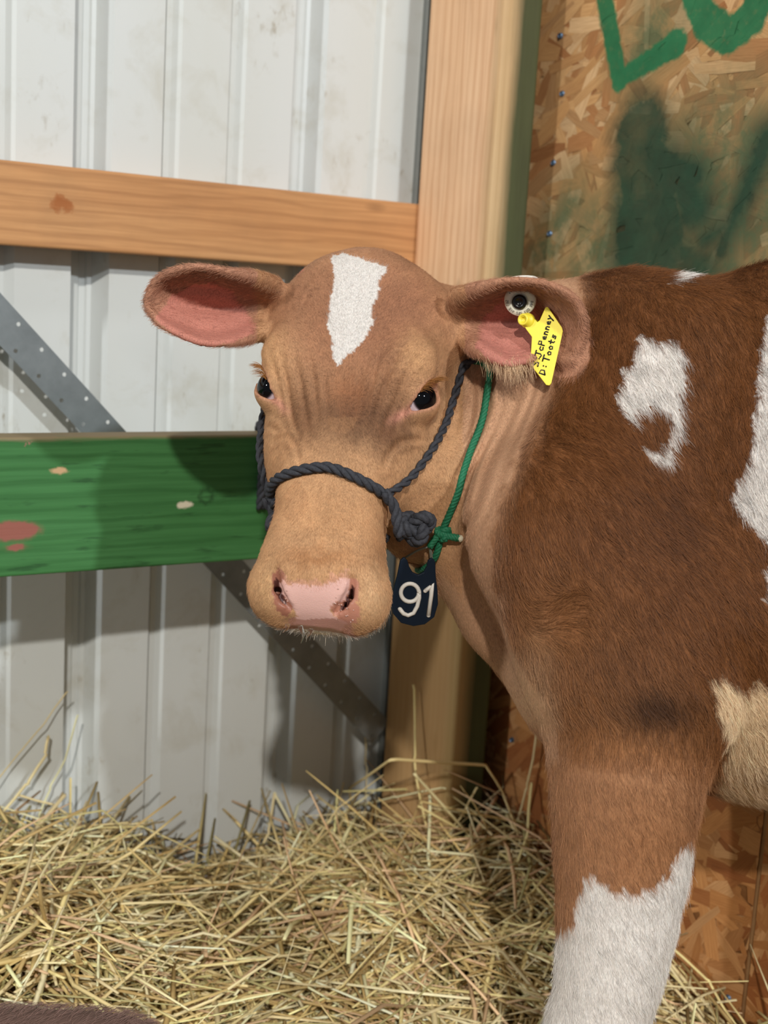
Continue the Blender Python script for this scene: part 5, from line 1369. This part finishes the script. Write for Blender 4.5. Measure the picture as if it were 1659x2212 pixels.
# keep the ends off the walls
kink = rq.normal(0, 0.035, (NS, 2)) + (rq.random((NS, 1)) < 0.15) * rq.normal(0, 0.10, (NS, 2))
def fit_walls(V):
    sv = V @ WD; cv = V @ WN
    V = V + WD[None] * (np.minimum(sv, S_OSB - 0.004) - sv)[:, None] + WN[None] * (np.maximum(cv, C_WALL + 0.003) - cv)[:, None]
    V[:, 2] = np.maximum(V[:, 2], 0.003); return V
V, Q = stalk_batch(cen, yaw, pit, L, R, kink); V = fit_walls(V)
for _ in range(25):                                       # a stalk that would pass through a calf or the post lies somewhere else
    bad = np.unique(np.nonzero(blocked(V))[0] // 16)
    if len(bad) == 0: break
    s2 = rq.uniform(0.16, S_OSB - 0.02, len(bad)); c2 = C_WALL + 0.02 + rq.random(len(bad)) ** 0.85 * 0.95; yaw[bad] = rq.uniform(0, 2 * math.pi, len(bad))
    cen[bad] = w2(s2, c2, heap(s2, c2) - 0.020 + rq.random(len(bad)) ** 1.5 * 0.030 + np.abs(np.sin(pit[bad])) * L[bad] * 0.2)
    Vb, _q = stalk_batch(cen[bad], yaw[bad], pit[bad], L[bad], R[bad], kink[bad]); V.reshape(-1, 16, 3)[bad] = fit_walls(Vb).reshape(-1, 16, 3)
cols = np.repeat(PALS[rq.integers(0, len(PALS), NS)] * rq.uniform(0.75, 1.28, (NS, 1)), 16, 0)
o_ = child(link('straw_stalks', straw_mesh('straw_stalks', V, Q, np.clip(cols, 0, 0.92))), bed); o_['kind'] = 'stuff'

# thinner litter past the end of the board wall, under the calf
S2, C2 = np.meshgrid(np.linspace(S_OSB + 0.016, 1.75, 60), np.linspace(-0.79, -0.25, 44), indexing='ij')
Z2 = 0.012 + 0.02 * vnoise(np.stack([S2, C2, 0 * S2], -1).reshape(-1, 3), 11, 41).reshape(S2.shape)
I = np.arange(60 * 44).reshape(60, 44); Q = np.stack([I[:-1, :-1].ravel(), I[1:, :-1].ravel(), I[1:, 1:].ravel(), I[:-1, 1:].ravel()], 1)
o_ = child(link('straw_base', fast_mesh('straw_base', w2(S2.ravel(), C2.ravel(), Z2.ravel()), Q), bpy.data.materials['chaff'], None, True), bed); o_['kind'] = 'stuff'
N2 = 1800
V, Q = stalk_batch(w2(rq.uniform(S_OSB + 0.10, 1.7, N2), rq.uniform(-0.70, -0.28, N2), rq.uniform(0.022, 0.045, N2)), rq.uniform(0, 6.28, N2), rq.normal(0, 0.10, N2), rq.uniform(0.06, 0.18, N2), rq.uniform(0.0011, 0.0030, N2), rq.normal(0, 0.04, (N2, 2)))
V[:, 2] = np.maximum(V[:, 2], 0.003)
bad = np.unique(np.nonzero((calf_field(V) < 0.0) | (V @ WD < S_OSB + 0.013))[0] // 16); V3 = V.reshape(-1, 16, 3)
ok = np.setdiff1d(np.arange(N2), bad); V3[bad] = V3[rq.choice(ok, len(bad))] + np.array([0, 0, 0.004])
o_ = child(link('straw_stalks', straw_mesh('straw_stalks', V, Q, np.clip(np.repeat(PALS[rq.integers(0, len(PALS), N2)] * rq.uniform(0.75, 1.2, (N2, 1)), 16, 0), 0, 0.92))), bed); o_['kind'] = 'stuff'

# long stalks that stand out one by one
def straw_depth(px, py):
    v = ray(px, py); d = np.linspace(0.6, 2.2, 500); p = CAM + v[None] * d[:, None]
    s = p @ WD; c = p @ WN
    bad = (p[:, 2] < heap(s, c)) | (c < C_WALL + 0.012) | (s > S_OSB - 0.012) | ((s > S_POST0 - 0.01) & (s < S_POST1 + 0.01) & (c < C_POST + 0.012))
    return d[np.argmax(bad)] - 0.008
LONG = [([(0, 1762), (60, 1692), (98, 1625), (104, 1590)], 0.0032), ([(85, 1765), (108, 1700), (142, 1640), (168, 1545)], 0.0021), ([(-20, 1700), (90, 1570), (145, 1495)], 0.0014), ([(152, 1790), (153, 1680)], 0.0020),
    ([(-20, 1895), (70, 1800), (140, 1715)], 0.0030), ([(40, 1718), (115, 1738), (165, 1772), (225, 1822)], 0.0020), ([(-10, 1818), (150, 1820), (300, 1825), (405, 1836)], 0.0024), ([(225, 1952), (310, 1905), (388, 1862)], 0.0030),
    ([(128, 1812), (240, 1792), (328, 1772)], 0.0018), ([(328, 1772), (342, 1845)], 0.0016), ([(545, 1872), (580, 1800), (592, 1712)], 0.0020), ([(592, 1712), (640, 1800), (662, 1842)], 0.0020),
    ([(756, 1702), (845, 1641), (1050, 1653), (1088, 1715), (1128, 1830)], 0.0022), ([(893, 1480), (896, 1640), (905, 1710), (938, 1850)], 0.0024), ([(1162, 1580), (1137, 1700), (1118, 1775)], 0.0024), ([(893, 1672), (1010, 1800), (1052, 1870)], 0.0026),
    ([(770, 1742), (850, 1722), (962, 1702)], 0.0020), ([(742, 1690), (718, 1770)], 0.0016), ([(145, 1920), (340, 2012), (560, 2105)], 0.0030), ([(0, 1965), (70, 1942), (142, 1918)], 0.0034), ([(788, 1575), (790, 1650)], 0.0012),
    ([(930, 1720), (925, 1850), (945, 2010)], 0.0020), ([(1030, 1700), (1000, 1760), (940, 1830)], 0.0018), ([(1148, 1690), (1140, 1800), (1105, 1900)], 0.0018), ([(680, 1990), (760, 1850), (790, 1745)], 0.0020),
    ([(400, 1880), (520, 1930), (620, 1985)], 0.0026), ([(620, 1840), (700, 1900), (760, 1980)], 0.0022), ([(850, 1870), (1000, 1905), (1130, 1960)], 0.0024), ([(700, 2000), (760, 2090), (880, 2190)], 0.0026), ([(460, 1920), (500, 1960), (520, 2030)], 0.0022),
    ([(0, 2080), (120, 2040), (260, 2010)], 0.0030), ([(30, 2010), (40, 2100), (38, 2180)], 0.0030), ([(205, 2020), (215, 2110), (220, 2185)], 0.0024), ([(560, 2160), (700, 2120), (860, 2090)], 0.0024), ([(780, 2150), (960, 2170), (1100, 2176)], 0.0026),
    ([(1424, 2055), (1490, 2130), (1560, 2205)], 0.0028), ([(1410, 2130), (1480, 2165), (1520, 2230)], 0.0024), ([(1400, 2160), (1450, 2158), (1540, 2162)], 0.0020), ([(1432, 2030), (1530, 2120), (1590, 2215)], 0.0018), ([(960, 1880), (980, 1990), (930, 2110)], 0.0022)]
LAB = 'long dry straw stalk lying loose on top of the straw bedding'
def long_stalk(pl, r, i):
    d0, d1 = straw_depth(*pl[0]), straw_depth(*pl[-1]); dm = min(straw_depth(*c) for c in pl)
    k_ = len(pl); dd = [min(d0 + (d1 - d0) * j / (k_ - 1), straw_depth(*pl[j])) for j in range(k_)]
    for j in {12: (1, 2), 15: (0, 1)}.get(i, ()):           # these pass in front of the post, not through its corner
        v_ = ray(*pl[j]); dd[j] = min(dd[j], ((C_POST + 0.010) - WN @ CAM) / (WN @ v_))
    pth = np.array([P(pl[j][0], pl[j][1], dd[j]) for j in range(k_)])
    hs_ = pth[:, 2] - heap(pth @ WD, pth @ WN)
    if hs_.min() > 0.004:                                   # run the lower end down into the heap it grows out of
        lo = 0 if pth[0, 2] < pth[-1, 2] else -1; nb_ = pth[1] if lo == 0 else pth[-2]
        dv = unit(unit(pth[lo] - nb_) + np.array([0, 0, -0.6])); e_ = pth[lo].copy()
        for _ in range(60):
            e_ = e_ + 0.004 * dv; c0_ = e_ @ WN; e_ = e_ + WN * (max(c0_, C_WALL + 0.008) - c0_)
            if e_[2] < heap(np.array([e_ @ WD]), np.array([e_ @ WN]))[0] - 0.006: break
        pth = np.vstack([e_, pth]) if lo == 0 else np.vstack([pth, e_])
    q = []
    for a, b in zip(pth[:-1], pth[1:]): q += [a + (b - a) * t_ for t_ in (0, 0.06, 0.5, 0.94)]
    q.append(pth[-1]); q = np.array(q) + rq.normal(0, 0.0006, (len(q), 3))
    v, f = tube(q, np.linspace(r * 0.95, r * 0.8, len(q)), 6, flat=0.6)
    o0 = q.mean(0); me = mesh('straw_stalk', [p - o0 for p in v], f); me.shade_smooth()
    a = me.attributes.new('tint', 'FLOAT_COLOR', 'POINT'); cc = PALS[(0, 3, 1, 7, 5)[i % 5]] * rq.uniform(0.95, 1.1); a.data.foreach_set('color', np.tile(np.r_[np.minimum(cc, 0.9), 1], len(v)).astype(np.float32))
    me.materials.append(M_STRAW)
    o = link('straw_stalk', me); o.location = tuple(o0)
    if i < 4: lab, grp = 'dry straw stalk leaning up against the white metal wall', 'straw stalks leaning on the metal wall'
    elif i in (12, 13, 15, 16): lab, grp = 'long bent straw stalk crossing the foot of the pine post', 'straw stalks at the post'
    elif i in (14, 23) or 35 <= i <= 38: lab, grp = 'straw stalk lying against the particle board wall beside the calf\'s leg', 'straw stalks by the particle board'
    elif i in (10, 11): lab, grp = 'straw stalk standing up in a peak before the metal wall', 'peaked straw stalks'
    else: lab, grp = 'thick pale straw stalk bent across the straw heap', 'thick pale straw stalks'
    tag(o, lab, 'straw', grp)
for i, (pl, r) in enumerate(LONG): long_stalk(pl, r * 1.15, i)
protos = []
for i in range(14):
    V, Q = stalk_batch(np.zeros((1, 3)), np.zeros(1), np.zeros(1), np.array([rq.uniform(0.14, 0.30)]), np.array([rq.uniform(0.0018, 0.0032)]), rq.normal(0, 0.05, (1, 2)))
    protos.append(straw_mesh('straw_stalk', V, Q, np.repeat(np.minimum(PALS[i % len(PALS)][None] * 1.05, 0.9), 16, 0)))
pv = []
for me in protos:
    a_ = np.zeros(48, np.float32); me.vertices.foreach_get('co', a_); pv.append(a_.reshape(-1, 3))
from mathutils import Euler
for i in range(190):
    for _ in range(80):                                     # each rests on the heap, clear of calves, post and walls
        s0 = rq.uniform(0.30, 1.0); c0 = C_WALL + 0.10 + rq.random() * 0.55; rot = Euler((rq.uniform(0, 6.28), rq.normal(0, 0.16), rq.uniform(0, 6.28)))
        q = pv[i % 14] @ np.array(rot.to_matrix()).T + W(s0, c0, 0.0)
        h_ = np.sort(q[:, 2] - heap(q @ WD, q @ WN)); z0 = 0.002 - h_[4]
        q[:, 2] += z0
        if not blocked(q).any() and (h_ + z0).min() > -0.03: break
    o = link('straw_stalk', protos[i % 14]); o.location = tuple(W(s0, c0, z0)); o.rotation_euler = rot; tag(o, LAB, 'straw', 'long loose straw stalks')

# ------------------------------------------------------------------ second calf lying in the straw
LV, LQ = mesh_field(lying, axis_grid([(-0.80, 0.02, 0.010)]), axis_grid([(0.60, 1.22, 0.010)]), axis_grid([(-0.01, 0.48, 0.010)]))
LV, LQ = largest_part(LV, LQ); LV = relax(LV, LQ, 2)
lme = fast_mesh('body', LV, LQ); lme.shade_smooth(); lme.materials.append(mat_plain('dusky_coat', lin(112, 84, 74), 0.8, 0, 0.2, 120))
lc = LV.mean(0); lying_calf = empty('resting_calf', (lc[0], lc[1], 0)); tag(lying_calf, 'dusky brown calf lying down in the straw by the metal wall', 'calf')
child(link('body', lme), lying_calf)
_n = np.zeros(len(LV) * 3, np.float32); lme.vertices.foreach_get('normal', _n); LN = _n.reshape(-1, 3)
tri = np.concatenate([LQ[:, [0, 1, 2]], LQ[:, [0, 2, 3]]]); k_ = rq.integers(0, len(tri), 45000); w_ = rq.dirichlet((1, 1, 1), 45000)
hp2 = (LV[tri[k_]] * w_[:, :, None]).sum(1); hn2 = (LN[tri[k_]] * w_[:, :, None]).sum(1)
dr = np.array([0.6, 0, -0.5]) + rq.normal(0, 0.25, (45000, 3)); dr -= hn2 * (dr * hn2).sum(1)[:, None]
ss = np.linspace(0, 1, 4); ll = rq.uniform(0.008, 0.016, 45000)
pos = hp2[:, None] + ll[:, None, None] * (dr[:, None] * ss[None, :, None] + hn2[:, None] * (0.7 * ss - 0.3 * ss ** 2)[None, :, None])
hair_object('coat_hair', pos, np.full(45000, 0.00014), np.full(45000, 0.00005), np.clip(np.array(lin(122, 94, 84))[None] * rq.uniform(0.7, 1.3, (45000, 1)), 0, 1), M_HAIR, lying_calf)['kind'] = 'stuff'

# end of a black rope slung over the green rail behind the calf's cheek
s0, z0 = on_wall(548, 934, C_POST - 0.019)
pth = catmull([W(s0 - 0.012, C_POST + 0.006, 0.60), W(s0 - 0.011, C_POST + 0.006, 0.675), W(s0 - 0.004, C_POST - 0.004, 0.690), W(s0, C_POST - 0.019, 0.6905), W(s0 + 0.004, C_POST - 0.034, 0.690), W(s0 + 0.008, C_POST - 0.044, 0.675), W(s0 + 0.008, C_POST - 0.044, 0.56)], 8)
pth = np.array([p + WD * 0.012 for p in pth])
v, f = twisted(pth, 0.0055); lr = link('lead_rope', mesh('lead_rope', v, f), M_ROPE, None, True); tag(lr, 'black rope end slung over the top of the green rail', 'rope')
print('done', round(time.time() - _t0, 1))
